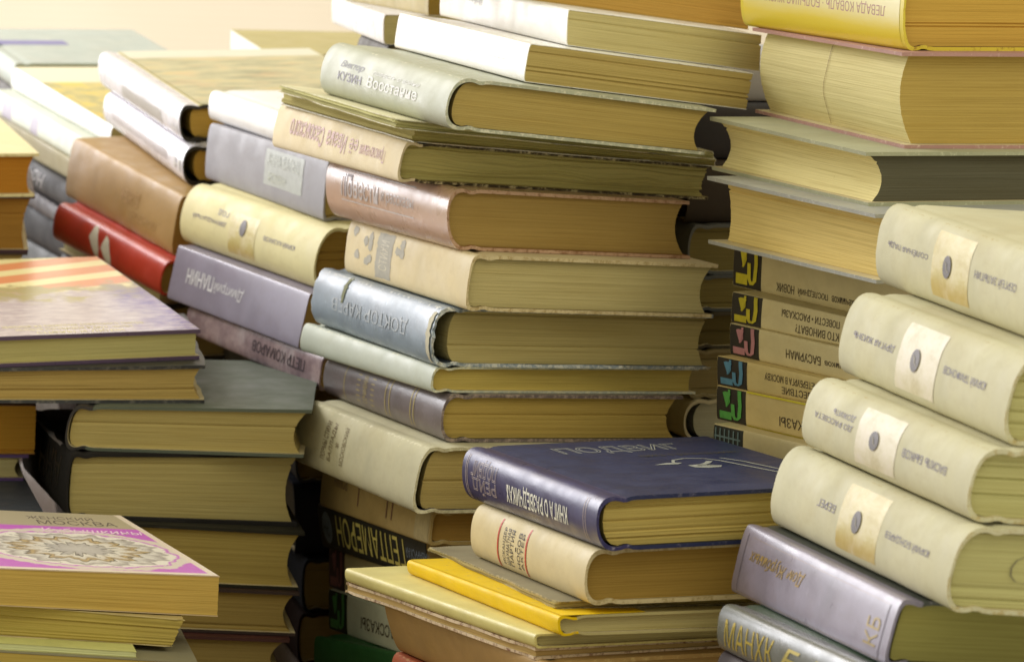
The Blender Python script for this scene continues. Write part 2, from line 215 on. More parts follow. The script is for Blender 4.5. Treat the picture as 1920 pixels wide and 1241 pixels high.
def ramp_(N, K, fac, *st):
    n = N.new('ShaderNodeValToRGB'); e = n.color_ramp.elements
    while len(e) < len(st): e.new(.5)
    for i, (p, c) in enumerate(st):
        e[i].position = p; e[i].color = c if isinstance(c, tuple) else (c, c, c, 1)
    K.new(fac, n.inputs[0]); return n.outputs[0]
def mapping_(N, K, vec, sc, loc=(0, 0, 0)):
    n = N.new('ShaderNodeMapping'); K.new(vec, n.inputs[0]); n.inputs[3].default_value = sc; n.inputs[1].default_value = loc; return n.outputs[0]
def newmat(name):
    m = bpy.data.materials.new(name); m.use_nodes = True; N, K = nodes(m); return m, N, K, N['Principled BSDF']
def bump_(N, K, h, strength, dist, bs):
    b = N.new('ShaderNodeBump'); b.inputs['Strength'].default_value = strength; b.inputs['Distance'].default_value = dist
    K.new(h, b.inputs['Height']); K.new(b.outputs[0], bs.inputs['Normal'])
def mat_cover(col, rough=.6, var=.10, cloth=0., wear=None, wamt=.5, spec=.5, coat=0., stain=.25, name='book_cover', scuff=0.):
    key = ('c', col, rough, var, cloth, wear, wamt, spec, coat, stain, scuff)
    if key in _mats: return _mats[key]
    m, N, K, bs = newmat(name)
    tc = N.new('ShaderNodeTexCoord'); ob = tc.outputs['Object']; uv = tc.outputs['UV']
    base = lin(col); dark = tuple(v*(1-2.2*var) for v in base[:3])+(1,); light = tuple(min(1, v*(1+1.2*var)) for v in base[:3])+(1,)
    n1 = noise_(N, K, ob, 28, 6, .6)
    c = ramp_(N, K, n1, (.3, dark), (.5, base), (.72, light))
    if stain:
        n2 = noise_(N, K, ob, 9, 5, .65)
        f = ramp_(N, K, n2, (.52, 0.), (.72, stain))
        c = mixc(N, K, f, c, tuple(v*k for v, k in zip(base[:3], (.80, .70, .50)))+(1,))
    gr = noise_(N, K, mapping_(N, K, ob, (22, 70, 160)), 1, 5, .7)
    c = mixc(N, K, ramp_(N, K, gr, (.50, 0.), (.74, .30)), c, tuple(v*k for v, k in zip(base[:3], (.74, .68, .56)))+(1,))
    rt = N.new('ShaderNodeMapping'); K.new(ob, rt.inputs[0]); rt.inputs[2].default_value = (.5, .4, .7); rt.inputs[3].default_value = (28, 700, 260)
    sr = noise_(N, K, rt.outputs[0], 1, 3, .6)
    c = mixc(N, K, math_(N, K, 'MULTIPLY', ramp_(N, K, sr, (.66, 0.), (.74, .45)), ramp_(N, K, n1, (.42, 0.), (.62, 1.))), c, tuple(min(1, v*1.35+.06) for v in base[:3])+(1,))
    fine = noise_(N, K, ob, 260, 3, .7)
    c = mixc(N, K, ramp_(N, K, fine, (.35, .16), (.55, 0.)), c, dark)
    if scuff:
        sc = noise_(N, K, mapping_(N, K, ob, (90, 320, 200)), 1, 4, .75)
        c = mixc(N, K, ramp_(N, K, sc, (.60, 0.), (.72, scuff)), c, tuple(min(1, v*2+.12) for v in base[:3])+(1,))
    if wear:
        at = N.new('ShaderNodeAttribute'); at.attribute_name = 'edge'
        nw = noise_(N, K, ob, 210, 6, .8)
        e = math_(N, K, 'ADD', math_(N, K, 'MULTIPLY', at.outputs['Fac'], 110/(wamt+.05)), 1.16-.5*wamt)
        d = math_(N, K, 'SUBTRACT', math_(N, K, 'MULTIPLY', nw, 2.0), e)
        f = ramp_(N, K, d, (.0, 0.), (.22, .9))
        c = mixc(N, K, f, c, lin(wear))
    K.new(c, bs.inputs['Base Color'])
    r = ramp_(N, K, noise_(N, K, ob, 60, 4), (.3, max(.05, rough-.10)), (.7, min(1, rough+.12)))
    K.new(r, bs.inputs['Roughness']); bs.inputs['Specular IOR Level'].default_value = spec
    bs.inputs['Coat Weight'].default_value = coat; bs.inputs['Coat Roughness'].default_value = .40
    if cloth:
        w1 = N.new('ShaderNodeTexWave'); w1.inputs['Scale'].default_value = 420; w1.inputs['Distortion'].default_value = 2.5; w1.inputs['Detail'].default_value = 2; K.new(uv, w1.inputs['Vector'])
        w2 = N.new('ShaderNodeTexWave'); w2.bands_direction = 'Y'; w2.inputs['Scale'].default_value = 420; w2.inputs['Distortion'].default_value = 2.5; K.new(uv, w2.inputs['Vector'])
        h = math_(N, K, 'ADD', math_(N, K, 'MULTIPLY', w1.outputs[1], w2.outputs[1]), math_(N, K, 'MULTIPLY', fine, .8))
        bump_(N, K, h, .35*cloth, .0003, bs)
    else:
        h = math_(N, K, 'ADD', math_(N, K, 'MULTIPLY', fine, .35), n1)
        bump_(N, K, h, .25, .0006, bs)
    _mats[key] = m; return m
def mat_page(col=(198, 180, 116), dark=.74, seed=0.):
    key = ('p', col, dark, seed)
    if key in _mats: return _mats[key]
    m, N, K, bs = newmat('page_edges')
    tc = N.new('ShaderNodeTexCoord'); uv = tc.outputs['UV']; ob = tc.outputs['Object']
    b = tuple(v*k for v, k in zip(lin(col), (.965, 1.055, 1.28)))+(1,); d = tuple(v*dark*k for v, k in zip(b[:3], (1, .95, .82)))+(1,); l = tuple(min(1, v*1.13) for v in b[:3])+(1,)
    fine = noise_(N, K, mapping_(N, K, uv, (9, 1500, 1), (seed, 0, 0)), 1, 3, .75)
    mid = noise_(N, K, mapping_(N, K, uv, (6, 520, 1), (seed, 3, 0)), 1, 4, .7)
    broad = noise_(N, K, mapping_(N, K, uv, (9, 60, 1), (seed, 7, 0)), 1, 5, .6)
    c = ramp_(N, K, fine, (.28, d), (.50, b), (.72, l))
    c = mixc(N, K, ramp_(N, K, mid, (.28, .40), (.42, 0.)), c, d)
    c = mixc(N, K, ramp_(N, K, broad, (.50, 0.), (.75, .35)), c, tuple(v*k for v, k in zip(b[:3], (.86, .78, .58)))+(1,))
    fox = noise_(N, K, ob, 150, 4, .7)
    c = mixc(N, K, ramp_(N, K, fox, (.70, 0.), (.80, .5)), c, tuple(v*k for v, k in zip(b[:3], (.55, .42, .25)))+(1,))
    K.new(c, bs.inputs['Base Color']); bs.inputs['Roughness'].default_value = .9; bs.inputs['Specular IOR Level'].default_value = .2
    h = math_(N, K, 'ADD', fine, math_(N, K, 'MULTIPLY', mid, 1.5))
    bump_(N, K, h, .45, .0005, bs)
    _mats[key] = m; return m
def mat_ink(col, rough=.5, metal=0., worn=.0):
    key = ('i', col, rough, metal)
    if key in _mats: return _mats[key]
    m, N, K, bs = newmat('printing_ink')
    tc = N.new('ShaderNodeTexCoord'); b = lin(col)
    n = noise_(N, K, tc.outputs['Object'], 220, 4, .7)
    K.new(ramp_(N, K, n, (.3, tuple(v*.8 for v in b[:3])+(1,)), (.65, b)), bs.inputs['Base Color'])
    bs.inputs['Roughness'].default_value = rough; bs.inputs['Metallic'].default_value = metal
    _mats[key] = m; return m
def mat_art(kind):
    key = ('a', kind)
    if key in _mats: return _mats[key]
    m, N, K, bs = newmat('cover_picture')
    tc = N.new('ShaderNodeTexCoord'); uv = tc.outputs['UV']; sep = N.new('ShaderNodeSeparateXYZ'); K.new(uv, sep.inputs[0])
    u, v = sep.outputs[0], sep.outputs[1]
    L = lin
    if kind == 'meadow':
        n1 = noise_(N, K, mapping_(N, K, uv, (3, 14, 1)), 1, 6, .65); n2 = noise_(N, K, mapping_(N, K, uv, (4, 9, 1), (5, 2, 0)), 1, 5, .6)
        c = ramp_(N, K, n1, (.30, L((116, 120, 90))), (.43, L((164, 160, 120))), (.55, L((196, 188, 146))), (.68, L((210, 180, 96))))
        c = mixc(N, K, ramp_(N, K, n2, (.5, 0.), (.7, .6)), c, L((214, 180, 130)))
        c = mixc(N, K, ramp_(N, K, math_(N, K, 'ADD', v, math_(N, K, 'MULTIPLY', n2, .04)), (.86, 0.), (.90, .85)), c, L((222, 222, 205)))
        rough = .35
    elif kind == 'sunflower':
        n1 = noise_(N, K, mapping_(N, K, uv, (5, 8, 1)), 1, 5, .6); n2 = noise_(N, K, mapping_(N, K, uv, (6, 6, 1), (2, 4, 0)), 1, 4, .6)
        c = ramp_(N, K, n1, (.32, L((140, 142, 96))), (.5, L((200, 184, 112))), (.62, L((224, 196, 60))), (.75, L((214, 170, 140))))
        c = mixc(N, K, ramp_(N, K, v, (.72, 0.), (.74, 1.)), c, L((232, 226, 196)))
        rough = .35
    elif kind == 'stripes':
        n1 = noise_(N, K, mapping_(N, K, uv, (3, 5, 1)), 1, 5, .6); n2 = noise_(N, K, mapping_(N, K, uv, (9, 7, 1), (3, 1, 0)), 1, 4, .6); n3 = noise_(N, K, mapping_(N, K, uv, (14, 40, 1)), 1, 5, .7)
        w = math_(N, K, 'FRACT', math_(N, K, 'ADD', math_(N, K, 'MULTIPLY', v, 6.2), math_(N, K, 'MULTIPLY', u, -1.9)))
        st = ramp_(N, K, w, (.0, L((222, 140, 92))), (.52, L((224, 146, 98))), (.56, L((236, 222, 160))), (.96, L((236, 222, 165))), (1., L((222, 140, 92))))
        low = ramp_(N, K, n3, (.3, L((150, 138, 152))), (.5, L((186, 172, 176))), (.7, L((214, 204, 206))))
        vv = math_(N, K, 'ADD', v, math_(N, K, 'MULTIPLY', math_(N, K, 'SUBTRACT', n2, .5), .35))
        c = mixc(N, K, ramp_(N, K, vv, (.50, 0.), (.56, 1.)), low, st)
        ol = math_(N, K, 'MULTIPLY', ramp_(N, K, vv, (.40, 0.), (.46, 1.)), ramp_(N, K, vv, (.60, 1.), (.63, 0.)))
        c = mixc(N, K, math_(N, K, 'MULTIPLY', ol, ramp_(N, K, n1, (.42, 0.), (.48, 1.))), c, L((168, 156, 104)))
        pu = math_(N, K, 'ADD', u, math_(N, K, 'MULTIPLY', math_(N, K, 'SUBTRACT', n2, .5), .3))
        pm = math_(N, K, 'MULTIPLY', ramp_(N, K, pu, (.82, 0.), (.95, 1.)), ramp_(N, K, vv, (.52, 1.), (.62, 0.)))
        c = mixc(N, K, math_(N, K, 'MULTIPLY', pm, ramp_(N, K, n3, (.35, 1.), (.6, .35))), c, L((92, 70, 150)))
        rough = .25
    elif kind == 'ring':
        n1 = noise_(N, K, mapping_(N, K, uv, (9, 9, 1)), 1, 5, .6); n3 = noise_(N, K, mapping_(N, K, uv, (30, 34, 1)), 1, 4, .7)
        c = mixc(N, K, ramp_(N, K, v, (.74, 0.), (.75, 1.)), L((196, 96, 196)), L((176, 164, 136)))
        # oval ornament
        du = math_(N, K, 'MULTIPLY', math_(N, K, 'SUBTRACT', u, .55), 2.0); dv = math_(N, K, 'MULTIPLY', math_(N, K, 'SUBTRACT', v, .36), 2.9)
        r = math_(N, K, 'SQRT', math_(N, K, 'ADD', math_(N, K, 'MULTIPLY', du, du), math_(N, K, 'MULTIPLY', dv, dv)))
        r = math_(N, K, 'ADD', r, math_(N, K, 'MULTIPLY', math_(N, K, 'SUBTRACT', n1, .5), .28))
        ang = math_(N, K, 'ARCTAN2', dv, du)
        pet = math_(N, K, 'ADD', math_(N, K, 'MULTIPLY', math_(N, K, 'SINE', math_(N, K, 'MULTIPLY', ang, 15)), .05), math_(N, K, 'MULTIPLY', math_(N, K, 'SINE', math_(N, K, 'MULTIPLY', ang, 37)), .022))
        rp = math_(N, K, 'ADD', r, pet)
        DKC = L((74, 64, 58))
        orn = ramp_(N, K, rp, (.0, L((196, 190, 182))), (.24, L((176, 170, 164))), (.27, DKC), (.30, L((224, 218, 204))), (.42, L((206, 196, 180))), (.45, L((150, 128, 96))), (.50, L((196, 170, 120))), (.53, DKC), (.56, L((222, 216, 204))), (.70, L((160, 152, 146))), (.74, L((230, 224, 210))))
        orn = mixc(N, K, ramp_(N, K, n3, (.60, 0.), (.64, .7)), orn, L((120, 108, 98)))
        c = mixc(N, K, ramp_(N, K, r, (.80, 1.), (.83, 0.)), c, orn)
        c = mixc(N, K, math_(N, K, 'MULTIPLY', ramp_(N, K, r, (.84, 0.), (.85, 1.)), ramp_(N, K, r, (.94, 1.), (.97, 0.))), c, L((216, 204, 190)))
        wh = math_(N, K, 'MAXIMUM', ramp_(N, K, u, (.965, 0.), (.97, 1.)), ramp_(N, K, v, (.03, 1.), (.035, 0.)))
        c = mixc(N, K, wh, c, L((226, 210, 190)))
        rough = .3
    elif kind == 'label':
        n1 = noise_(N, K, mapping_(N, K, uv, (2.2, 3, 1), (1, 3, 0)), 1, 6, .7); n2 = noise_(N, K, mapping_(N, K, uv, (3, 1.5, 1), (4, 0, 0)), 1, 4, .6)
        c = ramp_(N, K, n1, (.3, L((190, 172, 104))), (.5, L((206, 192, 130))), (.7, L((224, 214, 168))))
        c = mixc(N, K, ramp_(N, K, v, (.12, .7), (.34, 0.)), c, L((192, 164, 86)))
        c = mixc(N, K, ramp_(N, K, n2, (.48, 0.), (.66, .4)), c, L((230, 220, 196)))
        rough = .42
    elif kind == 'palelabel':
        n1 = noise_(N, K, mapping_(N, K, uv, (3, 3, 1), (1, 3, 0)), 1, 6, .7)
        c = ramp_(N, K, n1, (.3, L((202, 190, 152))), (.5, L((222, 213, 186))), (.7, L((232, 222, 206))))
        rough = .45
    elif kind == 'yellowband':
        n1 = noise_(N, K, mapping_(N, K, uv, (3, 3, 1), (1, 3, 0)), 1, 5, .7)
        w = math_(N, K, 'ADD', v, math_(N, K, 'MULTIPLY', math_(N, K, 'SUBTRACT', n1, .5), .25))
        c = ramp_(N, K, w, (.0, L((222, 196, 30))), (.22, L((226, 202, 60))), (.42, L((226, 212, 140))), (.62, L((228, 218, 160))), (.85, L((226, 206, 70))))
        rough = .35
    elif kind == 'marble':
        n1 = noise_(N, K, mapping_(N, K, uv, (14, 14, 1)), 1, 6, .75); n2 = noise_(N, K, mapping_(N, K, uv, (30, 22, 1)), 1, 4, .7)
        c = ramp_(N, K, n1, (.32, L((92, 70, 84))), (.46, L((140, 118, 124))), (.56, L((172, 150, 152))), (.7, L((120, 84, 92))))
        c = mixc(N, K, ramp_(N, K, n2, (.55, 0.), (.65, .5)), c, L((196, 186, 190)))
        rough = .4
    K.new(c, bs.inputs['Base Color']); bs.inputs['Roughness'].default_value = rough
    _mats[key] = m; return m
# ------------------------------------------------------------------ book geometry
class Book: pass
def noisev(s, t, c, f, o): return noise.noise(Vector((s*f+o, t*f, c*f)))
def linkmesh(name, me, parent, mats):
    o = bpy.data.objects.new(name, me); COL.objects.link(o); o.parent = parent
    for m in mats: me.materials.append(m)
    return o
def frame(key, side, cocked=0):
    b = Book(); b.key = key
    (b.x, b.y, b.z, b.yaw, b.Lb, b.Db, b.T, b.bx, b.by, b.tx, b.ty, b.lean) = POSE[key] if isinstance(key, str) else key
    b.side = side; b.o = sum(ord(ch)*(i+3) for i, ch in enumerate(str(key))) % 97
    b.L, b.D = (b.Db, b.Lb) if side == 'F' else (b.Lb, b.Db)
    b.wave = .0; b.amp = .0003
    def W(s, t, c):
        if side == 'L': x, y = s, t
        elif side == 'R': x, y = b.Db-s, b.Lb-t
        else: x, y = b.Db-t, s
        x += b.lean*c
        x += b.amp*noisev(s, t, c*.6, 34, b.o); y += b.amp*noisev(s, t, c*.6, 34, b.o+40)
        f = c/b.T
        zb = b.bx*x+b.by*y; zt = b.T+b.tx*x+b.ty*y
        return Vector((x, y, zb+(zt-zb)*f))
    b.W = W
    return b
def arc(b, c):
    k = min(1, abs(2*c/b.T-1)); return b.bulge-b.bulge*max(0, 1-k**b.m)**(1/b.m)
def uniq(l):
    o = []
    for v in sorted(l):
        if not o or v-o[-1] > 1e-5: o.append(v)
    return o
def make_case(b, tc, tsp, hinge, groove, ragged=.0, cap=False):
    T, D, L = b.T, b.D, b.L
    bot = [(D, 0), (D-.0012, 0), (D-.004, 0), (D-.012, 0), (D-.03, 0)] + [(D-.03-(D-.03-hinge-.006)*k/5, 0) for k in range(1, 5)] + [(hinge+.006, 0), (hinge+.003, groove*.3), (hinge+.001, groove), (hinge-.001, groove), (hinge-.003, groove*.3)]
    sp = []
    n = 18
    for i in range(n+1):
        ph = -math.pi/2+math.pi*i/n
        cs, sn = abs(math.cos(ph))**(2/b.m), abs(math.sin(ph))**(2/b.m)*(1 if ph > 0 else -1)
        sp.append((b.bulge*(1-cs), T/2+T/2*sn))
    top = [(s, T-c) for s, c in reversed(bot)]
    P = bot+sp+top; nb, ns = len(bot), len(sp)
    NP = len(P)
    inner = []
    for i, (s, c) in enumerate(P):
        if i < nb: inner.append((s, c+tc) if s > hinge-.002 else (s, c+tc))
        elif i >= nb+ns: inner.append((s, c-tc))
        else:
            k = c/T; cc = tc+(T-2*tc)*k
            inner.append((s+tsp, cc))
    # order is outer path then inner reversed
    ts = uniq([0, .0006, .002, .005, .012, .025]+[.025+(L-.05)*k/8 for k in range(9)]+[L-.025, L-.012, L-.005, L-.002, L-.0006, L])
    plen = [0]
    for i in range(1, NP): plen.append(plen[-1]+math.hypot(P[i][0]-P[i-1][0], P[i][1]-P[i-1][1]))
    special = [plen[0], plen[nb+2], plen[nb+ns-3], plen[-1]]
    bm = bmesh.new(); uvl = bm.loops.layers.uv.new('UVMap'); ed = bm.verts.layers.float.new('edge')
    V = {}
    for j, t in enumerate(ts):
        for i in range(NP):
            for k, (s, c) in ((0, P[i]), (1, inner[i])):
                tt = t
                if ragged and (t < .004 or t > L-.004):
                    q = noise.noise(Vector((s*170+b.o, c*260, 3.3 if t < .1 else 8.8))); qq = noise.noise(Vector((s*600+b.o, c*800, 1.3 if t < .1 else 6.8)))
                    d = ragged*(.6*q+.5*qq)
                    tt = t+(d if t < .1 else -d)
                ss = s
                if ragged and s > D-.003:
                    ss = s-abs(ragged*(noise.noise(Vector((t*160, b.o, c*50)))+.4*noise.noise(Vector((t*600, b.o, c*50)))))
                v = bm.verts.new(b.W(ss, tt, min(T, max(0, c))))
                dp = min(abs(plen[i]-x) for x in special)
                v[ed] = min(dp, t, L-t); V[j, i, k] = v
    def quad(vs, uvs, mi):
        try: f = bm.faces.new(vs)
        except ValueError: return
        f.material_index = mi; f.smooth = True
        for lp, q in zip(f.loops, uvs): lp[uvl].uv = q
    NT = len(ts)
    for j in range(NT-1):
        for i in range(NP-1):
            mi = 1 if (nb-3 <= i < nb+ns+2) else 0
            uo = [(ts[j], plen[i]), (ts[j], plen[i+1]), (ts[j+1], plen[i+1]), (ts[j+1], plen[i])]
            quad([V[j, i, 0], V[j, i+1, 0], V[j+1, i+1, 0], V[j+1, i, 0]], uo, mi)
            quad([V[j, i, 1], V[j+1, i, 1], V[j+1, i+1, 1], V[j, i+1, 1]], [uo[0], uo[3], uo[2], uo[1]], 2)
        for i, fl in ((0, 0), (NP-1, 1)):
            q = [V[j, i, 0], V[j+1, i, 0], V[j+1, i, 1], V[j, i, 1]]
            quad(q, [(ts[j], plen[i]), (ts[j+1], plen[i]), (ts[j+1], plen[i]+tc), (ts[j], plen[i]+tc)], 0)
    for j in (0, NT-1):
        for i in range(NP-1):
            mi = 1 if (nb-3 <= i < nb+ns+2) else 0
            quad([V[j, i, 0], V[j, i, 1], V[j, i+1, 1], V[j, i+1, 0]], [(ts[j], plen[i]), (ts[j]-tc, plen[i]), (ts[j]-tc, plen[i+1]), (ts[j], plen[i+1])], 3 if cap else mi)
    bmesh.ops.recalc_face_normals(bm, faces=bm.faces)
    for e in bm.edges:
        if len(e.link_faces) == 2 and e.calc_face_angle(0) > math.radians(42): e.smooth = False
    me = bpy.data.meshes.new('cover'); bm.to_mesh(me); bm.free(); return me
def make_pages(b, tc, tsp, sq, hollow, concave, jit=.00025, wavy=0., cracks=.03, seed=1):
    rnd = random.Random(seed*31+b.o)
    T, D, L = b.T, b.D, b.L
    c0, c1 = tc+.0001, T-tc-.0001
    nr = max(6, min(46, int((c1-c0)/.0008)))
    rows = [c0+(c1-c0)*i/nr for i in range(nr+1)]
    nc = 16
    bm = bmesh.new(); uvl = bm.loops.layers.uv.new('UVMap')
    ring = []
    for c in rows:
        k = 2*(c-c0)/(c1-c0)-1
        s0 = arc(b, T*(c-c0)/(c1-c0))*.8+tsp+hollow
        s1 = D-sq-concave*(1-k*k)
        j1, j2, j3 = (rnd.uniform(0, jit) for _ in range(3))
        if rnd.random() < cracks: j1 += .0009; j3 += .0009
        ta, tb = sq+j1, L-sq-j2; s1 -= j3
        pts = []
        for i in range(nc+1): pts.append((s0+(s1-s0)*i/nc, ta, 0))
        for i in range(1, nc): pts.append((s1, ta+(tb-ta)*i/nc, 1))
        for i in range(nc+1): pts.append((s1+(s0-s1)*i/nc, tb, 2))
        for i in range(1, nc): pts.append((s0, tb+(ta-tb)*i/nc, 3))
        vs = []; 
        per = 0; prev = None
        for (s, t, side) in pts:
            w = 0
            if wavy:
                env = 1-k*k
                w = wavy*env*(noise.noise(Vector((s*26, t*26, c*90+b.o)))+.6*noise.noise(Vector((s*60, t*60, c*160+b.o))))
            if prev: per += math.hypot(s-prev[0], t-prev[1])
            prev = (s, t)
            vs.append((bm.verts.new(b.W(s, t, c+w)), per, c))
        ring.append(vs)
    n = len(ring[0])
    for r in range(nr):
        for i in range(n):
            k = (i+1) % n
            a, q, d, e = ring[r][i], ring[r][k], ring[r+1][k], ring[r+1][i]
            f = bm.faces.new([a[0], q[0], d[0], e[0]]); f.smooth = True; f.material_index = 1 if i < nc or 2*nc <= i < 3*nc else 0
            for lp, vv in zip(f.loops, (a, q, d, e)):
                lp[uvl].uv = ((a[1]+.01) if (k == 0 and (vv is q or vv is d)) else vv[1], vv[2])
    for r in (0, nr):
        f = bm.faces.new([v[0] for v in ring[r]])
    bmesh.ops.recalc_face_normals(bm, faces=bm.faces)
    for e in bm.edges:
        if len(e.link_faces) == 2 and e.calc_face_angle(0) > math.radians(50): e.smooth = False
    me = bpy.data.meshes.new('page_block'); bm.to_mesh(me); bm.free(); return me
def hit(b, kind, p, q, off):
    off += b.amp*.10
    if kind == 'fore': return b.W(b.D-b.sq-b.cv*(1-(2*q-1)**2)+off, p, b.tc+(b.T-2*b.tc)*q)
    if kind == 'tail': return b.W(p, (b.sq-off) if b.side != 'R' else b.L-b.sq+off, q*b.T)
    # spine: p = t (m from near end), q = height fraction;  deck: p = s, q = t on the top board
    if kind == 'spine':
        c = q*b.T; return b.W(arc(b, c)-off, p, c)
    v = b.W(p, q, b.T); v.z += off; return v
def patch(b, parent, name, kind, p0, p1, q0, q1, mat, off=.00012, nu=8, nv=14, ragged=0.):
    bm = bmesh.new(); uvl = bm.loops.layers.uv.new('UVMap'); g = []
    for i in range(nu+1):
        for j in range(nv+1):
            p, q = p0+(p1-p0)*i/nu, q0+(q1-q0)*j/nv
            if ragged:
                if i in (0, nu): p += ragged*noise.noise(Vector((j*1.7, i, b.o)))
                if j in (0, nv): q += ragged/max(b.T, .01)*.5*noise.noise(Vector((i*1.7, j, b.o)))
            g.append((bm.verts.new(hit(b, kind, p, q, off)), (i/nu, j/nv)))
    for i in range(nu):
        for j in range(nv):
            ids = [i*(nv+1)+j, (i+1)*(nv+1)+j, (i+1)*(nv+1)+j+1, i*(nv+1)+j+1]
            f = bm.faces.new([g[k][0] for k in ids]); f.smooth = True
            for lp, k in zip(f.loops, ids): lp[uvl].uv = g[k][1]
    me = bpy.data.meshes.new(name); bm.to_mesh(me); bm.free()
    return linkmesh(name, me, parent, [mat])
def poly(b, parent, name, kind, pts_list, mat, off=.00016):
    """flat printed shapes: outlines given in (p, q)"""
    bm = bmesh.new()
    for pts in pts_list: bm.faces.new([bm.verts.new((p, q, 0)) for p, q in pts])
    bmesh.ops.triangulate(bm, faces=bm.faces)
    if kind == 'spine':
        for k in range(1, 14): bmesh.ops.bisect_plane(bm, geom=bm.verts[:]+bm.edges[:]+bm.faces[:], plane_co=(0, k/14, 0), plane_no=(0, 1, 0))
    for v in bm.verts: v.co = hit(b, kind, v.co.x, v.co.y, off)
    me = bpy.data.meshes.new(name); bm.to_mesh(me); bm.free(); return linkmesh(name, me, parent, [mat])
def stroke(pts, w):
    """thick line through (p, q) points, as quads"""
    out = []
    for (a, c), (d, e) in zip(pts, pts[1:]):
        l = math.hypot(d-a, e-c) or 1; nx, ny = -(e-c)/l*w/2, (d-a)/l*w/2
        out.append([(a+nx, c+ny), (a-nx, c-ny), (d-nx, e-ny), (d+nx, e+ny)])
    return out
def ellipse(cx, cy, rx, ry, n=20): return [(cx+rx*math.cos(2*math.pi*i/n), cy+ry*math.sin(2*math.pi*i/n)) for i in range(n)]
_txt = {}
def textmesh(s, outline=0., bold=0., shear=0.):
    key = (s, outline, bold, shear)
    if key in _txt: return _txt[key]
    cu = bpy.data.curves.new('lettering', 'FONT'); cu.body = s; cu.resolution_u = 3; cu.align_x = 'LEFT'; cu.shear = shear; cu.offset = bold; cu.space_line = .8
    if outline: cu.fill_mode = 'NONE'; cu.bevel_depth = outline; cu.bevel_resolution = 0
    o = bpy.data.objects.new('lettering', cu); COL.objects.link(o)
    me = bpy.data.meshes.new_from_object(o.evaluated_get(bpy.context.evaluated_depsgraph_get()))
    COL.objects.unlink(o); bpy.data.objects.remove(o)
    xs = [v.co.x for v in me.vertices]; ys = [v.co.y for v in me.vertices]
    data = ([((v.co.x-min(xs))/(max(xs)-min(xs)), (v.co.y-min(ys))/(max(ys)-min(ys)), v.co.z) for v in me.vertices], [tuple(p.vertices) for p in me.polygons])
    _txt[key] = data; return data
def lettering(b, parent, s, kind, p0, p1, q0, q1, mat, way='flip', outline=0., bold=0., shear=0., off=.0002, name='lettering'):
    vs, fs = textmesh(s, outline, bold, shear)
    bm = bmesh.new(); vv = []
    for a, h, z in vs: vv.append(bm.verts.new((a, h, z)))
    for f in fs:
        try: bm.faces.new([vv[i] for i in f])
        except ValueError: pass
    if kind == 'spine':
        for k in range(1, 6):
            ax = (0, 1, 0) if way in ('flip', 'up') else (1, 0, 0)
            pt = tuple(k/6*x for x in ax)
            bmesh.ops.bisect_plane(bm, geom=bm.verts[:]+bm.edges[:]+bm.faces[:], plane_co=pt, plane_no=ax)
    for v in bm.verts:
        a, h, z = v.co
        if way == 'flip': p, q = p0+a*(p1-p0), q1-h*(q1-q0)
        elif way == 'up': p, q = p1-a*(p1-p0), q0+h*(q1-q0)
        elif way == 'rise': p, q = p0+h*(p1-p0), q0+a*(q1-q0)      # reads upwards on the standing spine
        elif way == 'deck': p, q = p0+a*(p1-p0), q0+h*(q1-q0)
        elif way == 'deckflip': p, q = p1-a*(p1-p0), q1-h*(q1-q0)
        v.co = hit(b, kind, p, q, off+max(-.5, min(.5, z/outline))*.0001 if outline else off)
    me = bpy.data.meshes.new(name); bm.to_mesh(me); bm.free(); return linkmesh(name, me, parent, [mat])
def tag(o, label, cat, group=None, kind=None):
    if kind: o['kind'] = kind
    if label: o['label'] = label
    if cat: o['category'] = cat
    if group: o['group'] = group
def book(key, label, cover, page=(198, 180, 116), side='L', kind='hard', spine=None, lining=None, bulge=None, m=None, hollow=None, concave=None,
         wear=None, ragged=0., wavy=0., tc=None, group=None, amp=None, cracks=.03, sq=None, jit=.00025, dark=.74, cat='book', cap=None, tint=None):
    b = frame(key, side)
    hard = kind == 'hard'
    if amp is not None: b.amp = amp
    tc = tc if tc is not None else (.0019 if hard else .0004)
    tc = min(tc, b.T*.3)
    tsp = .0012 if hard else .0005
    b.bulge = bulge if bulge is not None else (.006 if hard else .0012); b.bulge = min(b.bulge, b.T*.5)
    b.m = m or (2.4 if hard else 4.)
    hollow = hollow if hollow is not None else (.0012 if hard else 0)
    sq = sq if sq is not None else (.0028 if hard else .0001)
    concave = concave if concave is not None else (.005 if hard else 0)
    concave = min(concave, b.T*.22)
    nm = {'hard': 'hardback_book', 'paper': 'paperback_book', 'booklet': 'booklet'}[kind]
    root = bpy.data.objects.new(nm, None); COL.objects.link(root); root.empty_display_size = .02
    root.location = (b.x, b.y, b.z); root.rotation_euler = (0, 0, b.yaw)
    tag(root, label, cat if kind != 'booklet' else 'booklet', group)
    cm = cover if not isinstance(cover, tuple) else mat_cover(cover)
    sm = spine or cm
    lm = lining or mat_cover((206, 192, 150), .8, name='endpaper')
    me = make_case(b, tc, tsp, b.bulge+.006 if hard else b.bulge+.004, .0009 if hard and b.T > .008 else .00008, ragged, cap is not None)
    b.cover = linkmesh('cover', me, root, [cm, sm, lm]+([cap] if cap else []))
    pm = make_pages(b, tc, tsp, sq, hollow, concave, jit, wavy, cracks)
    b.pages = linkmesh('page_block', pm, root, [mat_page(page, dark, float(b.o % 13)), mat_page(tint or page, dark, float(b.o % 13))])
    b.root = root; b.sq, b.cv, b.tc = sq, concave, tc
    return b
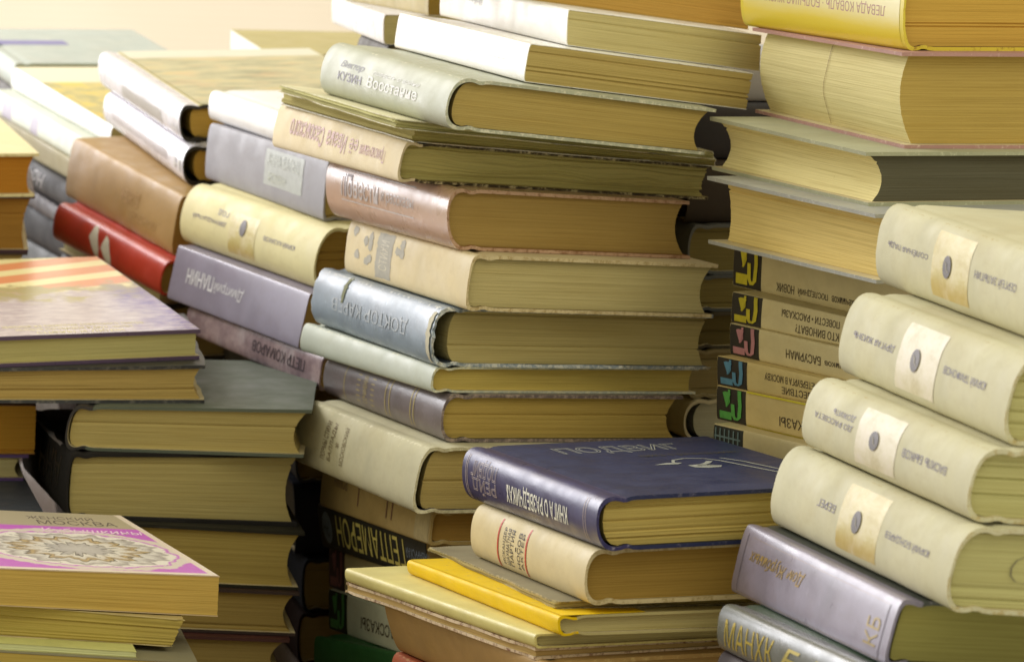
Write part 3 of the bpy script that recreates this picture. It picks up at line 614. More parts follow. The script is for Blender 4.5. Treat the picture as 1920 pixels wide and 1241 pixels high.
# ------------------------------------------------------------------ the place: table and wall
def slab(name, x0, x1, y0, y1, z0, z1, mat):
    bm = bmesh.new(); bmesh.ops.create_cube(bm, size=1)
    for v in bm.verts: v.co = ((x0 if v.co.x < 0 else x1), (y0 if v.co.y < 0 else y1), (z0 if v.co.z < 0 else z1))
    me = bpy.data.meshes.new(name); bm.to_mesh(me); bm.free(); me.materials.append(mat)
    o = bpy.data.objects.new(name, me); COL.objects.link(o); return o
mw, N, K, bs = newmat('painted_wall'); tc_ = N.new('ShaderNodeTexCoord')
wv = N.new('ShaderNodeTexWave'); wv.bands_direction = 'Z'; wv.inputs['Scale'].default_value = 34; wv.inputs['Distortion'].default_value = .6; K.new(tc_.outputs['Object'], wv.inputs['Vector'])
wn = noise_(N, K, tc_.outputs['Object'], 3, 4)
cw = ramp_(N, K, wn, (.3, lin((240, 226, 206))), (.7, lin((244, 232, 214))))
cw = mixc(N, K, ramp_(N, K, wv.outputs[1], (.1, .05), (.5, 0.)), cw, lin((224, 204, 170)))
K.new(cw, bs.inputs['Base Color']); bs.inputs['Roughness'].default_value = .8; bump_(N, K, wv.outputs[1], .05, .001, bs)
o = slab('wall', -3.2, 2.4, 4.15, 4.25, -.75, 2.6, mw); tag(o, None, None, None, 'structure')
mt, N, K, bs = newmat('table_wood'); tc_ = N.new('ShaderNodeTexCoord')
tn = noise_(N, K, mapping_(N, K, tc_.outputs['Object'], (3, 40, 3)), 1, 5, .6)
K.new(ramp_(N, K, tn, (.3, lin((96, 70, 44))), (.7, lin((142, 108, 70)))), bs.inputs['Base Color']); bs.inputs['Roughness'].default_value = .55
o = slab('table_top', -1.3, 1.3, .95, 3.6, -.035, 0, mt); tag(o, None, None, None, 'structure')
# ------------------------------------------------------------------ inks
INK = mat_ink((52, 44, 48)); GREY = mat_ink((128, 124, 134)); LILAC = mat_ink((118, 108, 132)); WHITE = mat_ink((226, 224, 220)); GOLD = mat_ink((206, 172, 96), .35, .6)
PALEGOLD = mat_ink((190, 172, 110), .45, .2); RED = mat_ink((196, 70, 40)); FADED = mat_ink((186, 140, 130)); SILVER = mat_ink((205, 208, 206), .3, .3); BLACK = mat_ink((26, 24, 24)); BROWNINK = mat_ink((112, 92, 60))
NAVYIN = mat_cover((34, 34, 46), .7, name='dark_lining'); DARKB = mat_cover((64, 58, 46), .75)
CS = 'books in the tall central stack'; FS = 'books in the short front stack'; RF = 'books in the front right stack'; RB = 'books in the back right stack'
PB = 'series paperbacks under the back right stack'; MS = 'books in the stack behind the central one'; LS = 'books in the lit left stack'; LL = 'books in the far left stack'
FL = 'books in the front left stack'; EL = 'books at the left edge'; DS = 'books in the dark gaps between stacks'
# ------------------------------------------------------------------ tall central stack, from the top
W1 = mat_cover((240, 238, 233), .35, .03, stain=.06, wear=(170, 150, 110), wamt=.12)
b = book('T0', 'brown-edged book on top of the central stack, cut by the top of the photo', (190, 160, 90), page=(196, 150, 70), kind='paper', group=CS)
b = book('T1', 'white-spined paperback just under the brown-edged book at the top of the central stack', W1, page=(200, 180, 118), kind='paper', group=CS, bulge=.0015)
lettering(b, b.cover, 'Избранное', 'spine', .13, .17, .55, .9, mat_ink((214, 212, 216)), 'flip')
b = book('T2', 'glossy white paperback lying on the grey-green book with dark lining', W1, page=(188, 160, 92), kind='paper', group=CS, bulge=.002)
poly(b, b.cover, 'rule', 'spine', stroke([(.03, .45), (.17, .45)], .03), mat_ink((216, 214, 214)))
b = book('T3', 'thick grey-green hardback with white spine lettering and a dark hollow lining', mat_cover((178, 181, 160), .5, .05, cloth=.5, stain=.35, wear=(226, 222, 200), wamt=.35), page=(186, 156, 84), lining=mat_cover((52, 54, 62), .7), hollow=.0035, bulge=.010, m=2.3, group=CS)
lettering(b, b.cover, 'Восстание', 'spine', .045, .125, .36, .58, WHITE, 'up', bold=.012)
lettering(b, b.cover, 'повесть о войне', 'spine', .045, .12, .62, .71, WHITE, 'up', shear=.3)
lettering(b, b.cover, 'Виктор', 'spine', .135, .175, .58, .74, GREY, 'up', shear=.4)
lettering(b, b.cover, 'КУЗИН', 'spine', .135, .175, .36, .53, LILAC, 'up')
RAG = mat_cover((222, 216, 176), .8, .08, wear=(236, 232, 210), wamt=.5, stain=.4)
b = book('T4a', 'thin ragged cream booklet, the upper of two under the grey-green book', RAG, page=(196, 184, 120), kind='booklet', side='R', ragged=.006, group=CS, tc=.0006, amp=.0022, jit=.002)
b = book('T4b', 'thin greyish booklet with frayed edge lying on the cream book with faded red title', mat_cover((206, 204, 190), .8, .08, wear=(240, 238, 225), wamt=.6), page=(176, 160, 92), kind='booklet', side='R', ragged=.005, group=CS, tc=.0006, amp=.0016, jit=.002)
b = book('T5', 'worn hardback with flaking dark boards and a faded red title on its cream spine', mat_cover((70, 60, 40), .8, .15, wear=(222, 208, 160), wamt=.30), page=(196, 178, 104), spine=mat_cover((224, 208, 172), .7, .05, stain=.35, wear=(206, 190, 140), wamt=.3), lining=mat_cover((170, 152, 90), .8), group=CS, ragged=.0012, wavy=.0024, cracks=.28, jit=.0008, bulge=.004, m=3, dark=.5, tc=.0016, concave=.002)
lettering(b, b.cover, 'Приключения', 'spine', .025, .066, .34, .74, FADED, 'flip')
lettering(b, b.cover, 'её', 'spine', .070, .084, .36, .72, FADED, 'flip')
lettering(b, b.cover, 'Ивана', 'spine', .090, .124, .30, .76, FADED, 'flip', bold=.01)
lettering(b, b.cover, 'Сазонского', 'spine', .130, .190, .30, .78, FADED, 'flip', bold=.015)
b = book('T6', 'glossy pinkish tan hardback with a framed silver title on its rounded spine', mat_cover((196, 160, 134), .3, .05, wear=(140, 98, 66), wamt=.35, coat=.3, scuff=.35), page=(172, 138, 72), lining=mat_cover((150, 96, 46), .7), bulge=.009, m=2.2, hollow=.0008, group=CS)
SIL = mat_ink((214, 206, 206), .3, .2); DK = mat_ink((140, 122, 124))
for q in (.36, .86): poly(b, b.cover, 'rule', 'spine', stroke([(.05, q), (.1, q), (.165, q)], .022), SIL)
lettering(b, b.cover, 'Повести', 'spine', .105, .165, .42, .80, SIL, 'up', bold=.01); lettering(b, b.cover, 'П', 'spine', .148, .160, .42, .80, DK, 'up'); lettering(b, b.cover, 'и рассказы', 'spine', .05, .10, .44, .66, SIL, 'up')
b = book('T7', 'cream hardback with a grey patterned band across its flat spine', mat_cover((220, 203, 160), .65, .05, stain=.4, wear=(180, 155, 104), wamt=.4), page=(204, 182, 118), lining=mat_cover((120, 104, 62), .8), bulge=.005, m=3.2, group=CS, ragged=.0004)
GP = mat_ink((180, 175, 160), .7)
rr = random.Random(5)
patch(b, b.cover, 'spine_band', 'spine', .122, .148, .1, .93, GP, nu=5, nv=16, ragged=.002)
lettering(b, b.cover, 'СТИХИ', 'spine', .128, .142, .25, .8, mat_ink((206, 198, 172)), 'rise')
shp = []
for k in range(11):
    p, q = rr.choice([.105, .110, .160, .170, .182, .19])+rr.uniform(-.004, .004), rr.uniform(.15, .85)
    shp.append([(p+rr.uniform(.5, 1)*.006*math.cos(a), q+rr.uniform(.4, 1)*.13*math.sin(a)) for a in [i*.8 for i in range(8)]])
poly(b, b.cover, 'ornament', 'spine', shp, GP)
b = book('T8', 'battered silvery blue hardback whose spine is torn loose from the pages', mat_cover((134, 148, 162), .38, .10, wear=(222, 222, 214), wamt=.5, scuff=.4, coat=.2), page=(190, 168, 104), lining=mat_cover((86, 96, 110), .8), bulge=.009, m=2.3, hollow=.009, ragged=.005, group=CS, amp=.0012, concave=.004)
lettering(b, b.cover, 'ДОКТОР КАРЕВ', 'spine', .04, .170, .38, .66, mat_ink((178, 186, 193), .35), 'flip')
patch(b, b.cover, 'torn_paper', 'spine', .150, .155, .55, .98, mat_ink((120, 122, 84), .8), off=.0006, nu=3, nv=12, ragged=.003)
patch(b, b.cover, 'torn_paper', 'spine', .0015, .006, .04, .9, mat_ink((206, 200, 176), .8), off=.0005, nu=3, nv=14, ragged=.003)
b = book('T9', 'thin pale grey-green book lying under the torn silvery blue one', mat_cover((184, 190, 176), .55, .04, stain=.2, wear=(226, 222, 190), wamt=.45), page=(196, 168, 84), kind='hard', bulge=.004, m=2.4, tc=.0012, group=CS, ragged=.0012, concave=.001)
b = book('T10', 'brownish purple hardback with gilt rules and dotted lettering across its spine', mat_cover((104, 92, 94), .38, .12, wear=(176, 158, 148), wamt=.4, scuff=.4, coat=.5), page=(184, 152, 76), lining=mat_cover((74, 70, 44), .8), bulge=.008, m=2.3, group=CS)
for t in (.045, .05, .085, .092, .165): poly(b, b.cover, 'rule', 'spine', stroke([(t, .12), (t, .4), (t, .7), (t, .92)], .0012), PALEGOLD)
for t, s in ((.115, '· · · · · ·'), (.128, 'СОЧИНЕНИЯ'), (.14, '· · · · · ·')): lettering(b, b.cover, s, 'spine', t-.004, t+.003, .2, .82, PALEGOLD, 'rise')
b = book('T11', 'grey cloth hardback with frayed spine edge and small upright gold lettering', mat_cover((190, 184, 152), .8, .07, cloth=1., stain=.45, wear=(220, 214, 186), wamt=.55), page=(178, 152, 88), lining=mat_cover((48, 42, 62), .8), bulge=.007, m=2.8, hollow=.004, ragged=.0014, group=CS, amp=.0009)
for t, s in ((.118, 'МОСКОВСКИЙ'), (.128, '*'), (.138, 'БАЛЛАДЫ'), (.149, 'ПОЭМЫ СТИХИ')): lettering(b, b.cover, s, 'spine', t-.004, t+.003, *( (.25, .85) if len(s) > 1 else (.5, .58)), BROWNINK, 'rise', shear=.2)
b = book('T12', 'dull tan book in the shade directly under the grey cloth hardback', mat_cover((166, 142, 88), .75, .1, wear=(180, 160, 110), wamt=.25), page=(160, 122, 56), group=CS, bulge=.003, m=4)
patch(b, b.cover, 'spine_paper', 'spine', .003, .026, .06, .94, mat_ink((176, 158, 112), .8), nu=4, nv=8)
lettering(b, b.cover, 'РОМАН', 'spine', .15, .175, .55, .8, mat_ink((104, 76, 50)), 'flip'); 
for t in (.128, .075, .066): poly(b, b.cover, 'rule', 'spine', stroke([(t, .3), (t, .9)], .002), mat_ink((110, 76, 56)))
b = book('T13', 'black-spined book with tall pale lettering and a round blue emblem', mat_cover((44, 42, 38), .6, .12), page=(170, 140, 80), group=CS, bulge=.003, m=4, kind='paper')
lettering(b, b.cover, 'ГЕПТАМЕРОН', 'spine', .038, .162, .16, .86, mat_ink((228, 214, 120)), 'flip', bold=.006)
lettering(b, b.cover, 'НАВАРРСКАЯ', 'spine', -.005, .034, .45, .70, mat_ink((130, 142, 158)), 'flip')
poly(b, b.cover, 'emblem', 'spine', [ellipse(.181, .5, .0095, .36)], mat_ink((120, 134, 148))); lettering(b, b.cover, 'ЭН', 'spine', .175, .187, .3, .7, mat_ink((44, 48, 56)), 'flip', off=.0006)
def series(b, col, dark, pale, title, edge=None):
    patch(b, b.cover, 'series_block', 'spine', b.L-.030, b.L-.0003, .015, .985, dark, nu=4, nv=8)
    i = mat_ink(col, .6)
    L = b.L
    poly(b, b.cover, 'series_logo', 'spine', [[(L-.004, .08), (L-.004, .30), (L-.016, .30), (L-.016, .08)]]+stroke([(L-.0135, .95), (L-.0135, .6), (L-.011, .45)], .0022), i, off=.0005)
    poly(b, b.cover, 'series_logo', 'spine', stroke([(L-.0240, .97), (L-.0250, .55), (L-.0240, .20), (L-.0205, .10), (L-.018, .22), (L-.0175, .55)], .0036), i, off=.0006)
    poly(b, b.cover, 'series_logo', 'spine', [[(L-.0155, .84), (L-.0115, .42), (L-.0075, .84), (L-.0095, .88), (L-.0115, .68), (L-.0135, .88)]], i, off=.0007)
    for (s, p0, p1, q0, q1) in title: lettering(b, b.cover, s, 'spine', p0, p1, q0, q1, mat_ink((84, 70, 48)), 'flip', bold=.004)
SB_ = mat_ink((44, 38, 30), .6)
b = book('T14', 'cream paperback with a dull pink emblem on its dark spine end', mat_cover((204, 190, 142), .6, .06), page=(170, 140, 80), kind='paper', group=CS)
series(b, (150, 100, 100), mat_ink((66, 42, 44)), None, [])
b = book('T15', 'pale grey-green paperback with a green emblem on its black spine end', mat_cover((210, 214, 190), .6, .06), page=(170, 140, 80), kind='paper', group=CS)
series(b, (84, 150, 84), mat_ink((28, 40, 26)), None, [('РАССКАЗЫ', .085, .145, .28, .58)])
b = book('T16', 'dark green book at the bottom of the central stack', mat_cover((46, 96, 50), .5, .1, wear=(90, 120, 80), wamt=.2), page=(150, 124, 70), group=CS, bulge=.003, m=4)
# ------------------------------------------------------------------ front stack with the navy book
NAVY = mat_cover((36, 44, 84), .42, .07, stain=0, wear=(120, 118, 140), wamt=.06, scuff=.08)
NAVYSP = mat_cover((52, 50, 100), .36, .07, stain=0, wear=(150, 146, 170), wamt=.08, coat=.35, scuff=.08)  # navy spine lightened towards violet, window sheen put into the base colour
b = book('B1', 'navy hardback with white spine title and silver drawing on its cover', NAVY, spine=NAVYSP, page=(194, 166, 88), lining=mat_cover((24, 24, 40), .7), bulge=.0085, m=2.3, hollow=.003, ragged=.0003, group=FS, cracks=.15)
lettering(b, b.cover, 'КНИГА О РАЗВЕДЧИКАХ', 'spine', .040, .130, .29, .69, mat_ink((236, 236, 226)), 'flip', bold=.018)
TAN = mat_ink((186, 170, 168), .45)
lettering(b, b.cover, 'ПОДВИГ', 'spine', .146, .186, .56, .90, TAN, 'flip', outline=.016); lettering(b, b.cover, 'РЕЙД', 'spine', .146, .184, .22, .58, TAN, 'flip', outline=.016)
for t in (.0155, .0185, .1925, .195): poly(b, b.cover, 'rule', 'spine', stroke([(t, q/12) for q in range(1, 12)], .0007), TAN)
DECK = mat_ink((176, 178, 170), .45)
lettering(b, b.cover, 'ПОДВИГ', 'deck', .040, .106, .150, .178, DECK, 'deck', outline=.014)
lettering(b, b.cover, 'книга о разведчиках', 'deck', .072, .125, .128, .137, mat_ink((84, 80, 70)), 'deck')
hook = [(.070, .101), (.082, .104), (.089, .103), (.087, .108), (.0815, .108)]
poly(b, b.cover, 'cover_drawing', 'deck', [[(.0665, .099), (.075, .104), (.083, .1025), (.079, .098)]], DECK)
poly(b, b.cover, 'cover_drawing', 'deck', stroke([(.078, .102), (.082, .113), (.090, .118), (.099, .114), (.1035, .104), (.118, .030)], .0016), DECK)
poly(b, b.cover, 'cover_drawing', 'deck', stroke([(.1075, .114), (.113, .098), (.122, .040)], .0014), DECK)
poly(b, b.cover, 'cover_drawing', 'deck', stroke([(.098, .104), (.094, .097), (.089, .092), (.086, .087)], .0032)+[[(.0815, .092), (.0825, .084), (.088, .080), (.095, .081), (.0975, .086), (.091, .0855), (.0885, .089), (.0895, .094)]], DECK)
b = book('B2', 'cream hardback with two red rules and small dark lettering beneath the navy book', mat_cover((212, 196, 152), .6, .05, stain=.3, wear=(172, 150, 100), wamt=.35), page=(164, 128, 56), bulge=.0075, m=2.3, hollow=.0005, group=FS)
for t in (.1325, .088): poly(b, b.cover, 'rule', 'spine', stroke([(t, q/14) for q in range(1, 14)], .0022), RED)
for t, s in ((.122, 'ИСКАНДЕР'), (.116, 'ШАХМАТНАЯ'), (.110, 'ПАРТИЯ'), (.099, 'НОСОВ'), (.094, 'АКТЁР')): lettering(b, b.cover, s, 'spine', t-.0022, t+.0026, .16, .82, INK, 'rise')
poly(b, b.cover, 'rule', 'spine', stroke([(.104, .46), (.104, .54)], .0012), INK)
KR = mat_cover((146, 136, 104), .8, .1, wear=(196, 180, 130), wamt=.5, stain=.5)
b = book('B3', 'thin ragged grey-brown booklet lying on the yellow book', KR, page=(184, 160, 92), kind='booklet', side='R', ragged=.005, group=FS, tc=.0008, amp=.0022, jit=.0015)
YL = mat_cover((240, 202, 4), .55, .04, wear=(206, 180, 90), wamt=.12, stain=.08, spec=.25)
b = book('B4', 'thin book with bright yellow spine and pale boards', mat_cover((196, 184, 128), .6, .06), spine=YL, page=(196, 176, 112), bulge=.003, m=2.6, tc=.0012, group=FS, ragged=.0005, concave=0)
patch(b, b.cover, 'spine_cloth', 'deck', .0025, .045, .0003, b.L-.0003, YL, nu=8, nv=8, off=.0002)
b = book('B5', 'thin pale yellow book sticking out under the yellow-spined one', mat_cover((218, 206, 132), .5, .06, stain=.35, wear=(196, 170, 110), wamt=.25), page=(196, 176, 110), bulge=.0028, m=2.6, tc=.001, group=FS, concave=0, ragged=.0005)
b = book('B6', 'thin worn brown-pink book with scuffed edges under the pale yellow one', mat_cover((140, 98, 72), .6, .14, wear=(226, 204, 170), wamt=.75, scuff=.7), page=(186, 150, 86), side='R', bulge=.002, m=3, tc=.0014, sq=.001, amp=.0012, group=FS, ragged=.003, concave=0)
b = book('B7', 'thick kraft brown book near the bottom of the front stack', mat_cover((172, 138, 80), .7, .08, stain=.4, wear=(196, 170, 110), wamt=.2), page=(186, 150, 86), bulge=.004, m=3, group=FS)
b = book('B8', 'orange-red book with frayed edge at the very bottom of the front stack', mat_cover((172, 84, 40), .7, .12, wear=(200, 150, 90), wamt=.5), page=(186, 150, 86), bulge=.004, m=3, group=FS, ragged=.004)
# ------------------------------------------------------------------ front right stack: four matching volumes on two dark ones
CREAM = mat_cover((206, 201, 168), .66, .05, cloth=.6, stain=.45, wear=(184, 166, 112), wamt=.34)
def volume(key, label, author, title, lab, dx=0.):
    b = book(key, label, CREAM, page=(190, 178, 112), bulge=.0095, m=2.4, hollow=.0015, group=RF, cracks=.12, amp=.0007, ragged=.0006)
    l0 = .082+dx
    patch(b, b.cover, 'spine_label', 'spine', l0, l0+.048, .13, .90, mat_art(lab), nu=8, nv=20, ragged=.0006)
    poly(b, b.cover, 'spine_emblem', 'spine', [ellipse(l0+.026, .52, .0052, .135)], mat_ink((112, 106, 108)), off=.0006)
    poly(b, b.cover, 'spine_emblem', 'spine', stroke([(l0+.023, .46), (l0+.0255, .49), (l0+.0265, .55), (l0+.0290, .58)], .0008), mat_ink((176, 166, 140)), off=.0008)
    if author: lettering(b, b.cover, author, 'spine', .025+dx, .075+dx, .48, .60, LILAC, 'flip')
    for k, s in enumerate(title): lettering(b, b.cover, s, 'spine', l0+.054, l0+.054+.0055*len(s)*.82, .50-.0+.14*(len(title)-1-k), .595+.14*(len(title)-1-k), LILAC, 'flip')
    return b
volume('G1', 'cream volume with faded gold spine label on top of the front right stack', 'СЕРГЕЙ ЗАЛЫГИН', ['СОЛЁНАЯ ПАДЬ'], 'label')
volume('G2', 'cream volume with pale label, second from the top of the front right stack', 'ЮРИЙ ТРИФОНОВ', ['ДРУГАЯ ЖИЗНЬ'], 'palelabel')
volume('G3', 'cream volume with a two-line title and nearly white label in the front right stack', 'ВАСИЛЬ БЫКОВ', ['ДОЖИТЬ', 'ДО РАССВЕТА'], 'palelabel')
b = volume('G4', 'cream volume with a bright gold label, resting on the lilac-sheened embossed book', 'ЮРИЙ БОНДАРЕВ', ['БЕРЕГ'], 'label')
poly(b, b.pages, 'pencil_mark', 'tail', stroke([(.0345+.006*math.cos(a*.6)-.002, .52+.16*math.sin(a*.6)) for a in range(2, 10)], .0006), mat_ink((110, 104, 84)), off=.0006)
b = book('G5', 'dark hardback with a lilac sheen, pressed borders and gold script on its broad spine', mat_cover((66, 70, 62), .36, .1, stain=0, wear=(150, 142, 150), wamt=.12, scuff=.18, coat=.2), page=(176, 160, 84), lining=mat_cover((36, 30, 36), .7), spine=mat_cover((140, 132, 154), .36, .14, stain=0, wear=(176, 168, 176), wamt=.14, scuff=.2, coat=.6), bulge=.0035, m=3.6, hollow=.002, ragged=.0004, group=RF)  # lilac spine colour paints in the window's reflection on a dark green cover
lettering(b, b.cover, 'Дом Журбиных', 'spine', .105, .176, .50, .74, mat_ink((188, 160, 104), .35, .4), 'flip', shear=.35, bold=.006)
lettering(b, b.cover, 'КБ', 'spine', .012, .026, .2, .62, mat_ink((176, 156, 108), .4, .3), 'rise')
poly(b, b.cover, 'rule', 'spine', stroke([(.006, .05), (.184, .05)], .012)+stroke([(.008, .87), (.178, .87)], .006), mat_ink((176, 156, 146), .4, .2))
poly(b, b.cover, 'rule', 'spine', stroke([(.184, .06), (.184, .9)], .0007)+stroke([(.008, .06), (.008, .86)], .0007), mat_ink((112, 104, 118)))
b = book('G6', 'green hardback with tall gold capitals on its spine at the bottom right', mat_cover((54, 78, 50), .34, .1, stain=0, wear=(150, 160, 140), wamt=.14, scuff=.15, coat=.2), page=(176, 150, 84), spine=mat_cover((104, 108, 104), .30, .08, stain=0, coat=.6), bulge=.0055, m=2.6, group=RF)  # spine greyer and paler than the green boards: window glare painted in
lettering(b, b.cover, 'МАНХК', 'spine', .134, .190, .16, .74, mat_ink((206, 184, 84), .35, .4), 'up', bold=-.005)
lettering(b, b.cover, 'Frl', 'spine', .085, .128, .20, .72, mat_ink((206, 190, 110), .35, .4), 'up', shear=.45)
# ------------------------------------------------------------------ back right stack
b = book('R0', 'yellow book with a pale band on its spine, cut by the top right edge', mat_cover((222, 202, 60), .45, .05, wear=(160, 120, 40), wamt=.15), page=(206, 160, 68), lining=mat_cover((110, 70, 30), .8), bulge=.006, m=2.4, hollow=.0006, group=RB, ragged=.0006)
patch(b, b.cover, 'spine_band', 'spine', .004, b.L-.004, .04, .97, mat_art('yellowband'), nu=16, nv=14)
lettering(b, b.cover, 'ЛЕВАДА КОВАЛЬ · БОЛЬШАЯ ЖИЗНЬ', 'spine', .02, .175, .40, .56, FADED, 'flip')
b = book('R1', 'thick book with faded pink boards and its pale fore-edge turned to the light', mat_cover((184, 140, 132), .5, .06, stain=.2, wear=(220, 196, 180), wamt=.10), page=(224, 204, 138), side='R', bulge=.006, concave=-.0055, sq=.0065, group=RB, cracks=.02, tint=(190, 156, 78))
poly(b, b.pages, 'edge_crack', 'fore', [s for k in range(12) for s in stroke([(b.L*.47+.0012*math.sin(k*.9)+.0006*k, .02+.08*k), (b.L*.47+.0012*math.sin(k*.9+.9)+.0006*(k+1), .02+.08*(k+1))], .0005)], mat_ink((128, 92, 44)), off=.0004)
GG = mat_cover((168, 168, 138), .6, .06, stain=.2, wear=(200, 200, 170), wamt=.10)
b = book('R2', 'grey-green hardback with cocked pages below the pink-boarded book', GG, page=(228, 206, 136), side='R', bulge=.006, concave=.007, sq=.004, group=RB, tint=(98, 90, 66))  # tint darkens the tail pages, standing in for shade under R1's overhang
b = book('R3', 'grey-boarded hardback with golden fore-edge on top of the series paperbacks', mat_cover((168, 168, 160), .5, .06, stain=.15, wear=(210, 208, 200), wamt=.10), page=(228, 196, 116), side='R', bulge=.006, concave=.002, sq=.008, group=RB)
PT = mat_cover((212, 196, 146), .6, .05, stain=.3, wear=(120, 104, 70), wamt=.10)
YE = mat_cover((206, 190, 40), .6, .05)
b = book('P1', 'series paperback with yellow emblem, topmost under the grey-boarded hardback', PT, page=(150, 124, 70), kind='paper', group=PB); series(b, (206, 190, 40), SB_, None, [('И.И.Лажечников', .066, .104, .10, .26), ('ПОСЛЕДНИЙ', .108, .138, .10, .28), ('НОВИК', .142, .160, .10, .28)])
b = book('P2', 'series paperback with yellow emblem and a three-line title, second of its pile', PT, page=(150, 124, 70), kind='paper', group=PB); series(b, (196, 180, 40), SB_, None, [('А.И.Герцен', .055, .088, .35, .6), ('ПОВЕСТИ • РАССКАЗЫ', .095, .150, .55, .80), ('КТО ВИНОВАТ?', .095, .136, .12, .40)])
b = book('P3', 'series paperback with pink emblem', PT, page=(150, 124, 70), kind='paper', group=PB); series(b, (188, 128, 132), SB_, None, [('И.И.Лажечников', .055, .104, .30, .5), ('БАСУРМАН', .108, .142, .30, .58)])
b = book('P4s', 'series paperback with blue emblem', mat_cover((208, 186, 124), .6, .05, stain=.3), page=(150, 124, 70), kind='paper', group=PB); series(b, (88, 140, 168), SB_, None, [('ПУТЕШЕСТВИЕ', .090, .136, .14, .40), ('ИЗ ПЕТЕРБУРГА В МОСКВУ', .096, .152, .52, .78)])
b = book('P5s', 'series paperback with bright green emblem and yellow cover edges', mat_cover((210, 188, 128), .6, .05, stain=.3, wear=(206, 190, 40), wamt=.12), page=(150, 124, 70), kind='paper', group=PB); series(b, (88, 168, 76), SB_, None, [('РАССКАЗЫ', .090, .136, .22, .50)])
for q in (.985, .02): poly(b, b.cover, 'cover_edge', 'spine', stroke([(.01, q), (b.L-.031, q)], .045), mat_ink((206, 190, 40)), off=.0006)
b = book('P6s', 'tan paperback with a black and teal checkered spine end, lowest of its pile', mat_cover((206, 190, 142), .65, .06, stain=.3), page=(150, 124, 70), kind='paper', group=PB)
patch(b, b.cover, 'series_block', 'spine', b.L-.030, b.L-.0003, .1, .97, mat_ink((34, 40, 38)), nu=4, nv=8)
poly(b, b.cover, 'series_logo', 'spine', [s for k in range(6) for s in stroke([(b.L-.003-.0045*k, .15), (b.L-.003-.0045*k, .9)], .0012)]+stroke([(b.L-.028, .62), (b.L-.002, .62)], .06), mat_ink((104, 128, 132)), off=.0005)
# ------------------------------------------------------------------ stack behind the central one
b = book('C1', 'white-spined book on top of the stack behind the central one', mat_cover((236, 236, 238), .35, .03, stain=.05), page=(190, 160, 90), group=MS, bulge=.005, m=2.5)
b = book('C2', 'thick grey-lilac hardback with a faded pale label on its spine', mat_cover((150, 148, 156), .55, .05, stain=.15, cloth=.4), page=(190, 160, 90), group=MS, bulge=.0035, m=3.4)
patch(b, b.cover, 'spine_label', 'spine', .035, .098, .28, .88, mat_ink((178, 182, 178), .5), nu=6, nv=14, ragged=.001)
lettering(b, b.cover, 'АННА ВАЛЬЦ', 'spine', .042, .094, .58, .82, mat_ink((206, 210, 204)), 'up', off=.0006); lettering(b, b.cover, 'РОМАН', 'spine', .062, .09, .34, .5, mat_ink((206, 210, 196)), 'up', off=.0006)
CR2 = mat_cover((222, 212, 160), .6, .04, stain=.2, wear=(196, 180, 120), wamt=.14)
b = book('C3', 'cream volume with pale gold label, resting on the lilac-grey book', CR2, page=(160, 124, 54), group=MS, bulge=.011, m=2.15)
patch(b, b.cover, 'spine_label', 'spine', .088, .128, .13, .80, mat_art('label'), nu=8, nv=20, ragged=.0006)
poly(b, b.cover, 'spine_emblem', 'spine', [ellipse(.108, .60, .0045, .135)], mat_ink((112, 106, 108)), off=.0006)
lettering(b, b.cover, 'ЮРИЙ КАЗАКОВ', 'spine', .030, .076, .50, .60, LILAC, 'flip'); lettering(b, b.cover, 'ДВЕНАДЦАТЫЙ', 'spine', .134, .186, .50, .60, LILAC, 'flip'); lettering(b, b.cover, 'ГОД', 'spine', .134, .150, .68, .78, LILAC, 'flip')
b = book('C4', 'flat-spined lilac-grey book with white lettering, squeezed below the cream volume', mat_cover((142, 135, 156), .42, .06, stain=.1, scuff=.12, coat=.5), page=(150, 118, 60), group=MS, bulge=.0015, m=5, kind='paper')
lettering(b, b.cover, 'Дмитрий', 'spine', .090, .136, .40, .66, mat_ink((236, 234, 238)), 'flip', shear=.15); lettering(b, b.cover, 'ПАНИН', 'spine', .138, .180, .40, .68, mat_ink((236, 234, 238)), 'flip', bold=.018)
b = book('C5', 'thin mottled purple-pink book with dark spine lettering', mat_cover((128, 104, 112), .5, .12), spine=mat_art('marble'), page=(196, 160, 96), group=MS, bulge=.003, m=3)
lettering(b, b.cover, 'ПЕТР КОМАРОВ', 'spine', .022, .100, .36, .72, mat_ink((70, 56, 66)), 'flip', bold=.008)
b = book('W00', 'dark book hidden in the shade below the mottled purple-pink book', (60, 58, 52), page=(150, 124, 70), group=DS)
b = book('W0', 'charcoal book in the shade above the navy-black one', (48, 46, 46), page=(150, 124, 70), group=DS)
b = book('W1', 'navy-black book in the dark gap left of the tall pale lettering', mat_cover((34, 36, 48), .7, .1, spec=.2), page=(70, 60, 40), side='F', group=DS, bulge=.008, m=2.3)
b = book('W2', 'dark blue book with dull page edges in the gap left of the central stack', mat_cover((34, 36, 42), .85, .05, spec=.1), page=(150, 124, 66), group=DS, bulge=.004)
b = book('W3', 'maroon book with dull page edges at the bottom of the dark gap', mat_cover((30, 18, 14), .85, .05, spec=.1), page=(150, 124, 72), group=DS, bulge=.004)
